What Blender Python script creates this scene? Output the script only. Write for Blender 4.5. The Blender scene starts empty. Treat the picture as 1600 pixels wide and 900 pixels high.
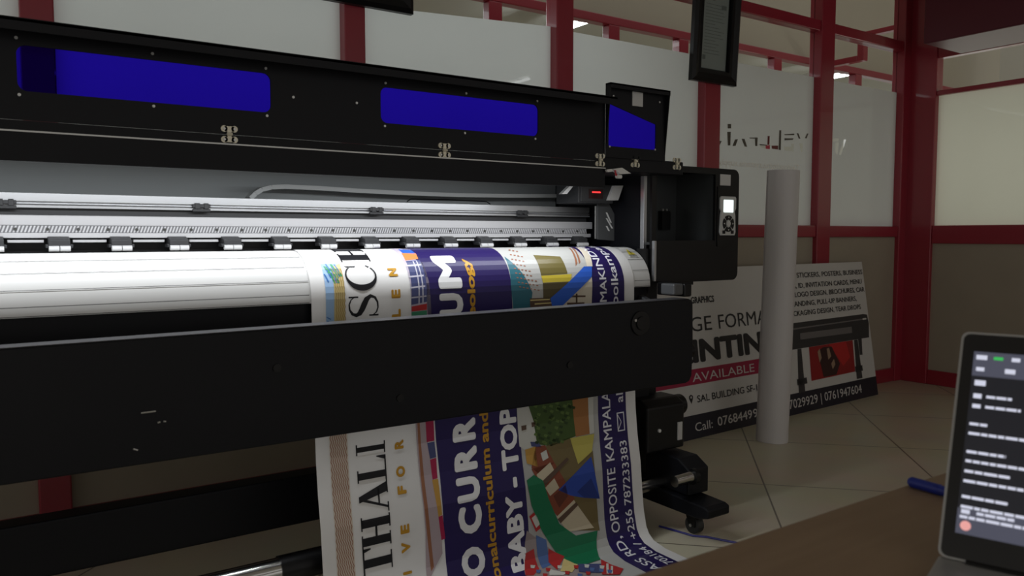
import bpy, bmesh, math, random
from mathutils import Vector, Matrix
random.seed(7)
sc = bpy.context.scene
COL = sc.collection

# ------------------------------------------------------------------ camera
F_PX, CAM_H, YAW, PITCH = 1230.0, 1.15, math.radians(34.5), math.radians(3.8)
FW = Vector((math.sin(YAW)*math.cos(PITCH), math.cos(YAW)*math.cos(PITCH), -math.sin(PITCH)))
RT = Vector((math.cos(YAW), -math.sin(YAW), 0.0))
UP = RT.cross(FW)
CAM = Vector((0, 0, CAM_H))
cam_data = bpy.data.cameras.new('camera')
cam = bpy.data.objects.new('camera', cam_data); COL.objects.link(cam)
m = Matrix((RT, UP, -FW)).transposed().to_4x4(); m.translation = CAM
cam.matrix_world = m
cam_data.sensor_width = 36.0; cam_data.lens = F_PX/1600*36
cam_data.clip_start = 0.05
cam_data.dof.use_dof = True; cam_data.dof.focus_distance = 3.3; cam_data.dof.aperture_fstop = 6.0
sc.camera = cam

# ------------------------------------------------------------------ world, lamps, exposure
sc.view_settings.view_transform = 'Standard'
sc.view_settings.look = 'None'
sc.view_settings.gamma = 1.0
sc.view_settings.use_curve_mapping = False
sc.view_settings.exposure = 0.0
try:
    sc.cycles.use_denoising = True
    sc.cycles.denoiser = 'OPENIMAGEDENOISE'
    sc.cycles.sample_clamp_indirect = 4.0
except Exception:
    pass
w = bpy.data.worlds.new('dim_room'); sc.world = w; w.use_nodes = True
w.node_tree.nodes['Background'].inputs[0].default_value = (1.0, 0.96, 0.92, 1)
w.node_tree.nodes['Background'].inputs[1].default_value = 0.50

def area(name, loc, direction, sx, sy, power, color):
    l = bpy.data.lights.new(name, 'AREA'); l.shape = 'RECTANGLE'; l.size = sx; l.size_y = sy
    l.energy = power; l.color = color
    o = bpy.data.objects.new(name, l); COL.objects.link(o)
    o.location = loc; o.rotation_euler = Vector(direction).to_track_quat('-Z', 'Y').to_euler()
    return o
# daylight-white area lights for the corridor's lamps; the side-room pair is added and unseen
area('corridor_lamps', (-0.3, 4.42, 2.35), (0, -1, -0.45), 7.0, 0.5, 17.5, (0.93, 0.97, 1.0))
area('corridor_lamps_far', (5.6, 5.6, 2.9), (0, 0, -1), 7.0, 0.6, 40, (0.95, 0.97, 1.0))
area('side_wall_fill', (9.0, 2.0, 2.95), (0.3, 0, -1), 0.6, 3.0, 14, (1.0, 0.98, 0.86))  # added fill that brightens the side wall seen through the clear glass
area('right_film_backlight', (7.4, 2.2, 1.9), (-1, 0, -0.4), 3.5, 0.5, 11, (1.0, 0.98, 0.86))  # added backlight behind the right wall's frosted film
# the printer's own white LED strip, up behind the lip of its hood
LED = area('printer_led_strip', (0.45, 2.172, 1.336), (0, 0.12, -1), 2.9, 0.012, 12.5, (0.93, 0.96, 1.0))

# ------------------------------------------------------------------ helpers
def ray(u, v): return RT*((u-800)/F_PX) + UP*((450-v)/F_PX) + FW
def at(u, v, X=None, Y=None, Z=None):
    """photo measurement: the point seen at pixel (u, v) on a plane of known X, Y or Z"""
    d = ray(u, v)
    t = (X-CAM.x)/d.x if X is not None else (Y-CAM.y)/d.y if Y is not None else (Z-CAM.z)/d.z
    return CAM + d*t

MATS = {}
def mat(name, col, rough=0.5, metal=0.0, emit=None, estr=0.0, coat=0.0, spec=0.5, noise=0.0, nscale=40.0, bump=0.0):
    if name in MATS: return MATS[name]
    mt = bpy.data.materials.new(name); mt.use_nodes = True
    nt = mt.node_tree; b = nt.nodes['Principled BSDF']
    b.inputs['Base Color'].default_value = (*col, 1)
    b.inputs['Roughness'].default_value = rough; b.inputs['Metallic'].default_value = metal
    b.inputs['Coat Weight'].default_value = coat; b.inputs['Specular IOR Level'].default_value = spec
    if emit: b.inputs['Emission Color'].default_value = (*emit, 1); b.inputs['Emission Strength'].default_value = estr
    if noise or bump:
        tc = nt.nodes.new('ShaderNodeTexCoord'); n = nt.nodes.new('ShaderNodeTexNoise')
        n.inputs['Scale'].default_value = nscale; n.inputs['Detail'].default_value = 4
        nt.links.new(tc.outputs['Object'], n.inputs['Vector'])
        if noise:
            mx = nt.nodes.new('ShaderNodeMix'); mx.data_type = 'RGBA'
            mx.inputs[6].default_value = (*[c*(1-noise) for c in col], 1); mx.inputs[7].default_value = (*[min(1, c*(1+noise)) for c in col], 1)
            nt.links.new(n.outputs['Fac'], mx.inputs[0]); nt.links.new(mx.outputs[2], b.inputs['Base Color'])
        if bump:
            bp = nt.nodes.new('ShaderNodeBump'); bp.inputs['Strength'].default_value = bump; bp.inputs['Distance'].default_value = 0.002
            nt.links.new(n.outputs['Fac'], bp.inputs['Height']); nt.links.new(bp.outputs['Normal'], b.inputs['Normal'])
    MATS[name] = mt; return mt

def glass_mat(name, tint, gloss=0.05, rough=0.02):
    mt = bpy.data.materials.new(name); mt.use_nodes = True; nt = mt.node_tree; nt.nodes.clear()
    out = nt.nodes.new('ShaderNodeOutputMaterial'); mix = nt.nodes.new('ShaderNodeMixShader')
    tr = nt.nodes.new('ShaderNodeBsdfTransparent'); gl = nt.nodes.new('ShaderNodeBsdfGlossy')
    fr = nt.nodes.new('ShaderNodeLayerWeight'); fr.inputs['Blend'].default_value = gloss
    tr.inputs[0].default_value = (*tint, 1); gl.inputs['Roughness'].default_value = rough
    nt.links.new(fr.outputs['Fresnel'], mix.inputs[0]); nt.links.new(tr.outputs[0], mix.inputs[1]); nt.links.new(gl.outputs[0], mix.inputs[2])
    nt.links.new(mix.outputs[0], out.inputs[0]); MATS[name] = mt; return mt

def film_mat(name, trans, diff, fac):
    mt = bpy.data.materials.new(name); mt.use_nodes = True; nt = mt.node_tree; nt.nodes.clear()
    N = nt.nodes.new
    out = N('ShaderNodeOutputMaterial'); m1 = N('ShaderNodeMixShader'); m2 = N('ShaderNodeMixShader')
    tl = N('ShaderNodeBsdfTranslucent'); df = N('ShaderNodeBsdfDiffuse'); gl = N('ShaderNodeBsdfGlossy'); fr = N('ShaderNodeLayerWeight')
    tc = N('ShaderNodeTexCoord'); n = N('ShaderNodeTexNoise'); n.inputs['Scale'].default_value = 1.3; n.inputs['Detail'].default_value = 3
    mx = N('ShaderNodeMix'); mx.data_type = 'RGBA'
    mx.inputs[6].default_value = (*[c*0.94 for c in trans], 1); mx.inputs[7].default_value = (*[min(1, c*1.06) for c in trans], 1)
    nt.links.new(tc.outputs['Object'], n.inputs['Vector']); nt.links.new(n.outputs['Fac'], mx.inputs[0]); nt.links.new(mx.outputs[2], tl.inputs[0])
    df.inputs[0].default_value = (*diff, 1); gl.inputs['Roughness'].default_value = 0.015; fr.inputs['Blend'].default_value = 0.25
    m1.inputs[0].default_value = fac
    nt.links.new(tl.outputs[0], m1.inputs[1]); nt.links.new(df.outputs[0], m1.inputs[2])
    nt.links.new(fr.outputs['Fresnel'], m2.inputs[0]); nt.links.new(m1.outputs[0], m2.inputs[1]); nt.links.new(gl.outputs[0], m2.inputs[2])
    nt.links.new(m2.outputs[0], out.inputs[0]); MATS[name] = mt; return mt

def tile_mat():
    mt = bpy.data.materials.new('floor_tile'); mt.use_nodes = True; nt = mt.node_tree; b = nt.nodes['Principled BSDF']; N = nt.nodes.new
    tc = N('ShaderNodeTexCoord'); mp = N('ShaderNodeMapping'); br = N('ShaderNodeTexBrick')
    # square tiles laid diagonally; a joint crossing sits at (2.99, 2.288)
    mp.vector_type = 'TEXTURE'; mp.inputs['Location'].default_value = (2.99, 2.288, 0); mp.inputs['Rotation'].default_value = (0, 0, math.radians(44.5))
    br.offset = 0; br.inputs['Scale'].default_value = 1; br.inputs['Brick Width'].default_value = 0.8; br.inputs['Row Height'].default_value = 0.8
    br.inputs['Mortar Size'].default_value = 0.004
    br.inputs['Color1'].default_value = (0.66, 0.60, 0.45, 1); br.inputs['Color2'].default_value = (0.64, 0.58, 0.435, 1); br.inputs['Mortar'].default_value = (0.20, 0.17, 0.13, 1)
    n = N('ShaderNodeTexNoise'); n.inputs['Scale'].default_value = 3.0; n.inputs['Detail'].default_value = 5
    mx = N('ShaderNodeMix'); mx.data_type = 'RGBA'; mx.blend_type = 'MULTIPLY'; mx.inputs[0].default_value = 0.25
    nt.links.new(tc.outputs['Object'], mp.inputs[0]); nt.links.new(mp.outputs[0], br.inputs[0])
    nt.links.new(tc.outputs['Object'], n.inputs[0]); nt.links.new(br.outputs[0], mx.inputs[6]); nt.links.new(n.outputs['Color'], mx.inputs[7])
    nt.links.new(mx.outputs[2], b.inputs['Base Color']); b.inputs['Roughness'].default_value = 0.3
    return mt

def wood_mat():
    mt = bpy.data.materials.new('dark_wood_laminate'); mt.use_nodes = True; nt = mt.node_tree; b = nt.nodes['Principled BSDF']; N = nt.nodes.new
    tc = N('ShaderNodeTexCoord'); mp = N('ShaderNodeMapping'); mp.inputs['Scale'].default_value = (1.5, 18, 18)
    n = N('ShaderNodeTexNoise'); n.inputs['Scale'].default_value = 2.5; n.inputs['Detail'].default_value = 6
    mx = N('ShaderNodeMix'); mx.data_type = 'RGBA'; mx.inputs[6].default_value = (0.26, 0.17, 0.10, 1); mx.inputs[7].default_value = (0.36, 0.25, 0.155, 1)
    nt.links.new(tc.outputs['Object'], mp.inputs[0]); nt.links.new(mp.outputs[0], n.inputs[0]); nt.links.new(n.outputs['Fac'], mx.inputs[0])
    nt.links.new(mx.outputs[2], b.inputs['Base Color']); b.inputs['Roughness'].default_value = 0.5
    return mt

def slot_mat():
    """fine slanted slots of the printer's perforated strip"""
    mt = bpy.data.materials.new('slotted_strip'); mt.use_nodes = True; nt = mt.node_tree; b = nt.nodes['Principled BSDF']; N = nt.nodes.new
    tc = N('ShaderNodeTexCoord'); mp = N('ShaderNodeMapping'); mp.inputs['Rotation'].default_value = (0, math.radians(-20), 0)
    wv = N('ShaderNodeTexWave'); wv.inputs['Scale'].default_value = 38; wv.bands_direction = 'X'
    rp = N('ShaderNodeValToRGB'); rp.color_ramp.elements[0].position = 0.42; rp.color_ramp.elements[1].position = 0.55
    rp.color_ramp.elements[0].color = (0.16, 0.16, 0.17, 1); rp.color_ramp.elements[1].color = (0.62, 0.62, 0.63, 1)
    nt.links.new(tc.outputs['Object'], mp.inputs[0]); nt.links.new(mp.outputs[0], wv.inputs[0]); nt.links.new(wv.outputs['Fac'], rp.inputs[0])
    nt.links.new(rp.outputs[0], b.inputs['Base Color']); b.inputs['Roughness'].default_value = 0.45
    return mt

class MB:
    def __init__(s): s.bm = bmesh.new(); s.mi = 0
    def face(s, pts):
        f = s.bm.faces.new([s.bm.verts.new(p) for p in pts]); f.material_index = s.mi; return f
    def prism(s, a, b):
        """two matching loops of points joined into a closed solid"""
        A = [s.bm.verts.new(p) for p in a]; B = [s.bm.verts.new(p) for p in b]; n = len(a); fs = []
        fs.append(s.bm.faces.new(A[::-1])); fs.append(s.bm.faces.new(B))
        for i in range(n): fs.append(s.bm.faces.new((A[i], A[(i+1) % n], B[(i+1) % n], B[i])))
        for f in fs: f.material_index = s.mi
        return s
    def box(s, x0, x1, y0, y1, z0, z1):
        return s.prism([(x0, y0, z0), (x1, y0, z0), (x1, y1, z0), (x0, y1, z0)], [(x0, y0, z1), (x1, y0, z1), (x1, y1, z1), (x0, y1, z1)])
    def obox(s, c, ax, ay, az, hx, hy, hz):
        c = Vector(c); P = lambda i, j, k: c+ax*(i*hx)+ay*(j*hy)+az*(k*hz)
        return s.prism([P(-1, -1, -1), P(1, -1, -1), P(1, 1, -1), P(-1, 1, -1)], [P(-1, -1, 1), P(1, -1, 1), P(1, 1, 1), P(-1, 1, 1)])
    def profx(s, yz, x0, x1): return s.prism([(x0, y, z) for y, z in yz], [(x1, y, z) for y, z in yz])
    def profy(s, xz, y0, y1): return s.prism([(x, y0, z) for x, z in xz], [(x, y1, z) for x, z in xz])
    def profz(s, xy, z0, z1): return s.prism([(x, y, z0) for x, y in xy], [(x, y, z1) for x, y in xy])
    def cyl(s, p0, p1, r, n=20, r2=None):
        p0, p1 = Vector(p0), Vector(p1); d = (p1-p0).normalized(); r2 = r if r2 is None else r2
        a = d.orthogonal().normalized(); b = d.cross(a)
        ring = lambda p, q: [p+(a*math.cos(2*math.pi*i/n)+b*math.sin(2*math.pi*i/n))*q for i in range(n)]
        return s.prism(ring(p0, r), ring(p1, r2))
    def tube(s, pts, r, n=10):
        pts = [Vector(p) for p in pts]; rings = []
        for i, p in enumerate(pts):
            d = (pts[min(i+1, len(pts)-1)]-pts[max(i-1, 0)]).normalized()
            ref = Vector((0, 0, 1)) if abs(d.z) < 0.9 else Vector((0, 1, 0))
            a = d.cross(ref).normalized(); b = d.cross(a)
            rings.append([s.bm.verts.new(p+(a*math.cos(2*math.pi*k/n)+b*math.sin(2*math.pi*k/n))*r) for k in range(n)])
        for q, t in zip(rings, rings[1:]):
            for k in range(n): s.bm.faces.new((q[k], q[(k+1) % n], t[(k+1) % n], t[k])).material_index = s.mi
        s.bm.faces.new(rings[0][::-1]).material_index = s.mi; s.bm.faces.new(rings[-1]).material_index = s.mi
        return s
    def plate(s, outer, holes, fn, t0, t1):
        """flat plate with holes; fn(a, b, t) places plate coordinates in space"""
        b = bmesh.new(); es = []
        for lp in [outer]+holes:
            vs = [b.verts.new((x, y, 0)) for x, y in lp]
            es += [b.edges.new((vs[i], vs[(i+1) % len(vs)])) for i in range(len(vs))]
        bmesh.ops.triangle_fill(b, use_beauty=True, use_dissolve=False, edges=es)
        for t, flip in ((t0, True), (t1, False)):
            vm = {v: s.bm.verts.new(fn(v.co.x, v.co.y, t)) for v in b.verts}
            for f in b.faces:
                q = [vm[v] for v in f.verts]; s.bm.faces.new(q[::-1] if flip else q).material_index = s.mi
        for lp in [outer]+holes:
            n = len(lp)
            for i in range(n):
                a, c = lp[i], lp[(i+1) % n]
                s.face([fn(*a, t0), fn(*c, t0), fn(*c, t1), fn(*a, t1)])
        b.free(); return s
    def build(s, name, mats, parent=None, smooth=False, bevel=0.0, base=None):
        bmesh.ops.remove_doubles(s.bm, verts=s.bm.verts, dist=1e-6) if smooth or bevel else None
        bmesh.ops.recalc_face_normals(s.bm, faces=s.bm.faces)
        mats = mats if isinstance(mats, (list, tuple)) else [mats]
        base = ORIGIN.get(parent.name if parent else None, Vector((0, 0, 0))) if base is None else Vector(base)
        for v in s.bm.verts: v.co -= base
        me = bpy.data.meshes.new(name); s.bm.to_mesh(me); s.bm.free()
        for q in mats: me.materials.append(q)
        o = bpy.data.objects.new(name, me); COL.objects.link(o)
        if parent: o.parent = parent; ORIGIN[o.name] = base
        else: o.location = base
        if smooth:
            for p in me.polygons: p.use_smooth = True
            me.set_sharp_from_angle(angle=math.radians(40))
        if bevel:
            bv = o.modifiers.new('bevel', 'BEVEL'); bv.width = bevel; bv.segments = 2; bv.limit_method = 'ANGLE'
        return o
ORIGIN = {}
def tag(o, label, cat, group=None, kind=None):
    if label: o['label'] = label
    if cat: o['category'] = cat
    if group: o['group'] = group
    if kind: o['kind'] = kind
    return o
def thing(name, base, label, cat, group=None):
    o = bpy.data.objects.new(name, None); COL.objects.link(o); o.location = base; o.empty_display_size = 0.1
    ORIGIN[o.name] = Vector(base); return tag(o, label, cat, group)
def struct(o): o['kind'] = 'structure'; return o
def rrect(x0, x1, y0, y1, r, n=5):
    pts = []
    for cx, cy, a0 in ((x1-r, y1-r, 0), (x0+r, y1-r, 90), (x0+r, y0+r, 180), (x1-r, y0+r, 270)):
        for i in range(n+1):
            a = math.radians(a0+90*i/n); pts.append((cx+r*math.cos(a), cy+r*math.sin(a)))
    return pts

_tc = {}
def text_tris(s, bold=0.0):
    """lettering as triangles, scaled so that it spans 0..1 in x and capital height is 1 in y"""
    k = (s, bold)
    if k in _tc: return _tc[k]
    cu = bpy.data.curves.new('lettering', 'FONT'); cu.body = s; cu.resolution_u = 3; cu.fill_mode = 'FRONT'
    o = bpy.data.objects.new('lettering', cu); COL.objects.link(o)
    dg = bpy.context.evaluated_depsgraph_get(); dg.update()
    me = o.evaluated_get(dg).to_mesh()
    vs = [(v.co.x, v.co.y) for v in me.vertices]; fs = [tuple(p.vertices) for p in me.polygons]
    o.evaluated_get(dg).to_mesh_clear()
    bpy.data.objects.remove(o); bpy.data.curves.remove(cu)
    x0 = min(v[0] for v in vs); x1 = max(v[0] for v in vs); capm = 0.729
    vs = [((x-x0)/(x1-x0), y/capm) for x, y in vs]
    groups = [(vs, fs)]
    if bold:   # heavier weight: the outline repeated a stroke's breadth apart, each on its own ink layer
        dx = bold*1.35*(capm/(x1-x0)); dy = bold*1.35
        f = lambda x, y: (0.5+(x-0.5)/(1+2*dx), 0.5+(y-0.5)/(1+2*dy))
        groups = [([f(x+sx*dx, y+sy*dy) for x, y in vs], fs) for sx, sy in [(0, 0)]+[(r_*math.cos(q*math.pi/6), r_*math.sin(q*math.pi/6)) for r_ in ((1.0, 0.5) if bold > 0.045 else (1.0,)) for q in range(12)]]
    _tc[k] = groups; return groups

# ------------------------------------------------------------------ materials
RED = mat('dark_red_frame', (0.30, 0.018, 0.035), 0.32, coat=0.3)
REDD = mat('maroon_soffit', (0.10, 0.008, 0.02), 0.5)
BEIGE = mat('beige_panel', (0.36, 0.315, 0.245), 0.55, noise=0.06, nscale=6)
GLASS = glass_mat('clear_glass', (0.93, 0.95, 0.94), 0.05)
FILM = film_mat('frosted_film', (0.80, 0.82, 0.80), (0.42, 0.41, 0.38), 0.35)
FILMR = film_mat('frosted_film_warm', (0.82, 0.82, 0.755), (0.42, 0.41, 0.37), 0.35)
BLK = mat('black_sheet_metal', (0.0036, 0.004, 0.0062), 0.5, noise=0.15, nscale=120, spec=0.25)
BLKP = mat('black_plastic', (0.005, 0.005, 0.0055), 0.38, spec=0.3)
DKG = mat('dark_grey_plastic', (0.035, 0.036, 0.038), 0.45)
GREYIN = mat('grey_inner_sheet', (0.42, 0.45, 0.45), 0.55)
ALU = mat('brushed_aluminium', (0.48, 0.49, 0.50), 0.32, metal=0.75)
ALUW = mat('pale_anodised_aluminium', (0.62, 0.62, 0.63), 0.4, metal=0.25)
CHROME = mat('chrome', (0.6, 0.6, 0.58), 0.18, metal=1.0)
BRASS = mat('nickel_hinge', (0.72, 0.68, 0.54), 0.4, metal=0.25)
STEEL = mat('screw_steel', (0.5, 0.5, 0.48), 0.35, metal=0.8)
WHITE = mat('white_enamel', (0.72, 0.72, 0.70), 0.4)
ROLLERW = mat('white_rubber', (0.7, 0.7, 0.7), 0.5)
CREAM = mat('cream_heater_plate', (0.60, 0.60, 0.585), 0.38)
SEAM = mat('dark_seam', (0.06, 0.06, 0.055), 0.6)
BLUEW = glass_mat('blue_acrylic', (0.20, 0.12, 1.0), 0.03, 0.03)
STK = mat('grey_sticker', (0.55, 0.55, 0.54), 0.5)

# ------------------------------------------------------------------ room shell
YW, XW = 3.40, 6.10
b = MB(); b.box(-4, 13, -3, 9, -0.1, 0); struct(b.build('floor', tile_mat()))
b = MB(); b.box(-4, XW+0.1, -3, YW+0.1, 3.05, 3.15); struct(b.build('ceiling', mat('white_ceiling', (0.55, 0.53, 0.48), 0.7)))
b = MB(); b.box(-4, 13, 4.62, 9, 3.1, 3.2); struct(b.build('ceiling_corridor', mat('corridor_ceiling', (0.6, 0.6, 0.56), 0.7)))
b = MB(); b.box(-4, 13, 8.4, 8.5, 0, 3.1); struct(b.build('wall_far', mat('corridor_wall', (0.62, 0.61, 0.55), 0.7)))

posts = [(0.176, 0.285), (1.412, 1.512), (2.606, 2.72), (3.755, 3.90), (4.93, 5.085), (5.99, 6.10)]
tn = 0
def trim(*bx):
    global tn; tn += 1
    b = MB(); b.box(*bx); return struct(b.build('trim_%d' % tn, RED, bevel=0.006))
for x0, x1 in posts: trim(x0, x1, YW-0.03, YW+0.07, 0, 3.05)
trim(-2.6, -2.5, YW-0.03, YW+0.07, 0, 3.05); trim(-1.2, -1.1, YW-0.03, YW+0.07, 0, 3.05)
cols = [(-2.5, -1.2), (-1.1, 0.176), (0.285, 1.412), (1.512, 2.606), (2.72, 3.755), (3.90, 4.93), (5.085, 5.99)]
wn = 0
for i, (x0, x1) in enumerate(cols):
    trim(x0, x1, YW-0.02, YW+0.06, 1.14, 1.222)
    trim(x0, x1, YW-0.02, YW+0.06, 0, 0.105)
    trim(x0, x1, YW-0.02, YW+0.06, 2.57, 2.645)
# solid lower panels
b = MB()
for x0, x1 in cols: b.box(x0, x1, YW+0.005, YW+0.03, 0.105, 1.14)
struct(b.build('wall_back', BEIGE))
def wallpt(x, y): return at(1100+x/8, 180+y/8, Y=YW+0.024)
def cut(pts, ox=1100, oy=180, sc_=8): return [(p.x, p.z) for p in (at(ox+x/sc_, oy+y/sc_, Y=YW+0.027) for x, y in pts)]
# shop lettering left open in the frosted film, seen mirrored from inside
def face_room(o, d):
    for p in o.data.polygons:
        if p.normal.dot(d) < 0: p.flip()
HOLES = {5: [cut(q) for q in ([(690, 388), (825, 374), (822, 424), (760, 420)], [(1000, 392), (1090, 394), (1092, 356), (1124, 358), (1118, 452), (1004, 442)], [(1190, 352), (1232, 352), (1234, 455), (1215, 462)])],
         6: [cut(q, 1060, 0, 2.96) for q in ([(692, 640), (742, 640), (740, 655), (692, 655)], [(725, 660), (742, 660), (735, 718), (724, 700)], [(765, 645), (776, 645), (752, 718), (742, 714)])]}
lettered = []
for i, (x0, x1) in enumerate(cols):
    wn += 1
    b = MB(); b.box(x0, x1, YW+0.03, YW+0.038, 1.222, 2.57); b.box(x0, x1, YW+0.03, YW+0.038, 2.645, 3.05)
    g = struct(b.build('window_%d' % wn, GLASS))
    ztop = 2.205 if i == 3 else 2.262
    zl = 2.205 if i == 3 else 2.262
    zr = 2.268 if i == 3 else 2.262
    b = MB(); b.plate([(x0, 1.222), (x1, 1.222), (x1, zr), (x0, zl)], HOLES.get(i, []), lambda x, z, t: (x, YW+0.027+t, z), 0, 0.0003)
    for f in [f for f in b.bm.faces if f.calc_center_median().y > YW+0.0271]: b.bm.faces.remove(f)
    face_room(b.build('frosted_film', FILM, g), Vector((0, -1, 0)))
    lettered.append(g)

# shop lettering cut in the frosted film, seen mirrored from inside
CUT = mat('film_cutout_dark', (0.085, 0.072, 0.052), 0.5); CUTW = mat('film_cutout_pale', (0.85, 0.83, 0.76), 0.5); CUTR = mat('film_cutout_red', (0.16, 0.02, 0.02), 0.5)
b = MB()
dark = [[(168, 368), (200, 368), (222, 322), (190, 322)], [(295, 110), (340, 110), (338, 165), (297, 165)], [(290, 208), (335, 208), (330, 378), (298, 378)],
        [(355, 385), (395, 383), (425, 300), (388, 303)], [(470, 295), (507, 296), (540, 396), (507, 392)], [(565, 280), (670, 278), (672, 296), (575, 292)],
        [(636, 296), (670, 296), (666, 386), (640, 386)], [(695, 360), (790, 372), (790, 380), (700, 376)], [(940, 188), (966, 188), (960, 436), (932, 432)],
        [(1000, 238), (1130, 230), (1128, 250), (1010, 250)], [(1006, 288), (1120, 290), (1110, 308), (1006, 314)], [(1160, 226), (1180, 226), (1205, 292), (1185, 296)], [(1288, 228), (1306, 230), (1282, 292), (1260, 286)]]
redd = [[(795, 260), (822, 260), (818, 372), (792, 370)], [(845, 380), (928, 380), (925, 428), (848, 420)]]
for k, L in ((0, dark), (2, redd)):
    b.mi = k
    for p in L: b.face([wallpt(*q) for q in p])
def wall_text(b, s, xl, xr, z0, h, bold=0.0):
    for g_, (vs, fs) in enumerate(text_tris(s, bold)):
        P = [Vector((xr-(xr-xl)*x, YW+0.024-0.00005*g_, z0+h*y)) for x, y in vs]
        for f in fs: b.face([P[i] for i in f])
b.mi = 1; wall_text(b, 'Technologies.systems.supply', 3.95, 4.78, 1.602, 0.042)
o = b.build('vinyl_lettering', [CUT, CUTW, CUTR], lettered[5]); o['label'] = 'mirrored cut-out lettering'
# right-hand wall: door-like bays of the same red frame
RX = XW
def rtrim(*bx): return trim(*bx)
rtrim(RX-0.02, RX+0.08, 3.17, YW, 0, 3.05)
rtrim(RX-0.02, RX+0.08, 1.25, 1.40, 0, 3.05)
for z0, z1 in ((0, 0.112), (1.09, 1.228), (2.212, 2.248), (2.49, 2.60)): rtrim(RX-0.01, RX+0.06, 1.40, 3.17, z0, z1)
for y0, y1 in ((-3, 1.25),):
    for z0, z1 in ((0, 0.112), (1.09, 1.228), (2.49, 2.60)): rtrim(RX-0.01, RX+0.06, y0, y1, z0, z1)
b = MB(); b.box(RX+0.01, RX+0.03, 1.40, 3.17, 0.112, 1.09); b.box(RX+0.01, RX+0.03, -3, 1.25, 0.112, 1.09); struct(b.build('wall_right', BEIGE))
wn += 1
b = MB(); b.box(RX+0.03, RX+0.038, 1.40, 3.17, 1.228, 2.49); b.box(RX+0.03, RX+0.038, -3, 1.25, 1.228, 2.49)
g = struct(b.build('window_%d' % wn, GLASS))
b = MB(); b.face([(RX+0.027, 1.40, 1.228), (RX+0.027, 3.17, 1.228), (RX+0.027, 3.17, 2.212), (RX+0.027, 1.40, 2.212)])
b.face([(RX+0.027, -3, 1.228), (RX+0.027, 1.25, 1.228), (RX+0.027, 1.25, 2.49), (RX+0.027, -3, 2.49)])
face_room(b.build('frosted_film', FILMR, g), Vector((-1, 0, 0)))
# boxed-in header above the right wall
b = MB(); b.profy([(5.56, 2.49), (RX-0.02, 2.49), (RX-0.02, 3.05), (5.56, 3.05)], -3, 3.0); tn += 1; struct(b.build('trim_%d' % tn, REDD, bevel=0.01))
b = MB(); b.box(RX+0.1, 8.4, -3, YW-0.1, 3.0, 3.1); struct(b.build('ceiling_side', MATS['corridor_ceiling']))
b = MB(); b.box(9.6, 9.7, -3, YW+0.9, 0, 5.0); struct(b.build('wall_side', MATS['corridor_wall']))
# second red partition across the corridor
trim(-3, 12, 4.5, 4.58, 2.716, 2.779)
for x in (0.4, 1.7, 2.91, 3.97, 4.71, 5.9, 7.14, 8.3): trim(x, x+0.105, 4.5, 4.58, 0, 2.716)
b = MB(); b.box(-3, 12, 4.52, 4.56, 2.779, 5.0); struct(b.build('wall_corridor', mat('corridor_header_panel', (0.42, 0.37, 0.29), 0.6)))
# red soffit frame hanging in the corridor
trim(6.40, 6.47, 3.97, 4.03, 2.66, 2.90); trim(6.40, 6.47, 4.03, 4.5, 2.66, 2.71); trim(6.40, 6.47, 3.48, 3.97, 2.86, 2.90)

# tube lamps
TUBE = mat('lit_tube', (1, 1, 1), 0.4, emit=(0.95, 0.98, 1.0), estr=9.0)
def tube_lamp(x, y0, y1, z, label):
    t = thing('ceiling_tube_light', (x, (y0+y1)/2, z), label, 'ceiling light')
    b = MB(); b.box(x-0.03, x+0.03, y0-0.03, y1+0.03, z+0.03, z+0.09); b.build('housing', WHITE, t, bevel=0.006)
    b = MB(); b.cyl((x, y0, z), (x, y1, z), 0.016, 14); b.build('tube', TUBE, t, smooth=True)
    for y in (y0-0.02, y1):
        b = MB(); b.box(x-0.018, x+0.018, y, y+0.02, z-0.018, z+0.03); b.build('end_cap', WHITE, t)
    b = MB(); b.box(x-0.008, x+0.008, (y0+y1)/2-0.008, (y0+y1)/2+0.008, z+0.09, 3.1 if y0 > 3 else 3.05); b.build('hanger', WHITE, t)
tube_lamp(4.134, 4.85, 5.9, 2.86, 'lit white tube lamp beyond the partition, above the small raised lid')
tube_lamp(7.76, 4.85, 5.9, 2.86, 'lit white tube lamp beyond the partition, near the corner post')
tube_lamp(5.10, -0.85, -0.2, 2.86, 'lit white tube lamp inside the room, right of the printer')

# ------------------------------------------------------------------ wide-format printer
PR = thing('wide_format_printer', (1.0, 2.4, 0), 'long black wide-format printer with raised lids and blue windows printing a banner', 'printer')
XL, XR = -1.0, 2.10           # left end is out of frame
YH = 2.15                      # hinge plane, flush with the front of the opening
K = YH/2.40
def kz(z): return CAM_H+(z-CAM_H)*K
def kp(pts): return [(x*K, kz(z)) for x, z in pts]
HR = 2.10*K
# hood: black top box, lip hiding the lamp, grey back sheet
b = MB(); b.profx([(YH, kz(1.342)), (YH+0.012, kz(1.342)), (YH+0.012, kz(1.41)), (2.84, kz(1.41)), (2.84, kz(1.43)), (YH+0.012, kz(1.43)), (YH+0.012, kz(1.446)), (YH, kz(1.446))], XL, HR)
b.box(HR, 2.16, YH+0.05, 2.84, kz(1.41), kz(1.43))
hood = b.build('hood', BLK, PR)
b = MB(); b.box(XL, HR, YH-0.004, YH, kz(1.4165), kz(1.4205)); b.build('edge_trim', STEEL, hood)
b = MB(); b.box(XL, 2.16, 2.80, 2.82, 0.75, kz(1.41)); b.build('back_sheet', GREYIN, PR)
b = MB(); b.box(XL, 2.14, 2.20, 2.80, 0.74, 0.962); b.box(XL, 2.14, 2.36, 2.80, 0.962, 1.07); b.build('lower_body', BLK, PR, bevel=0.003)
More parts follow.
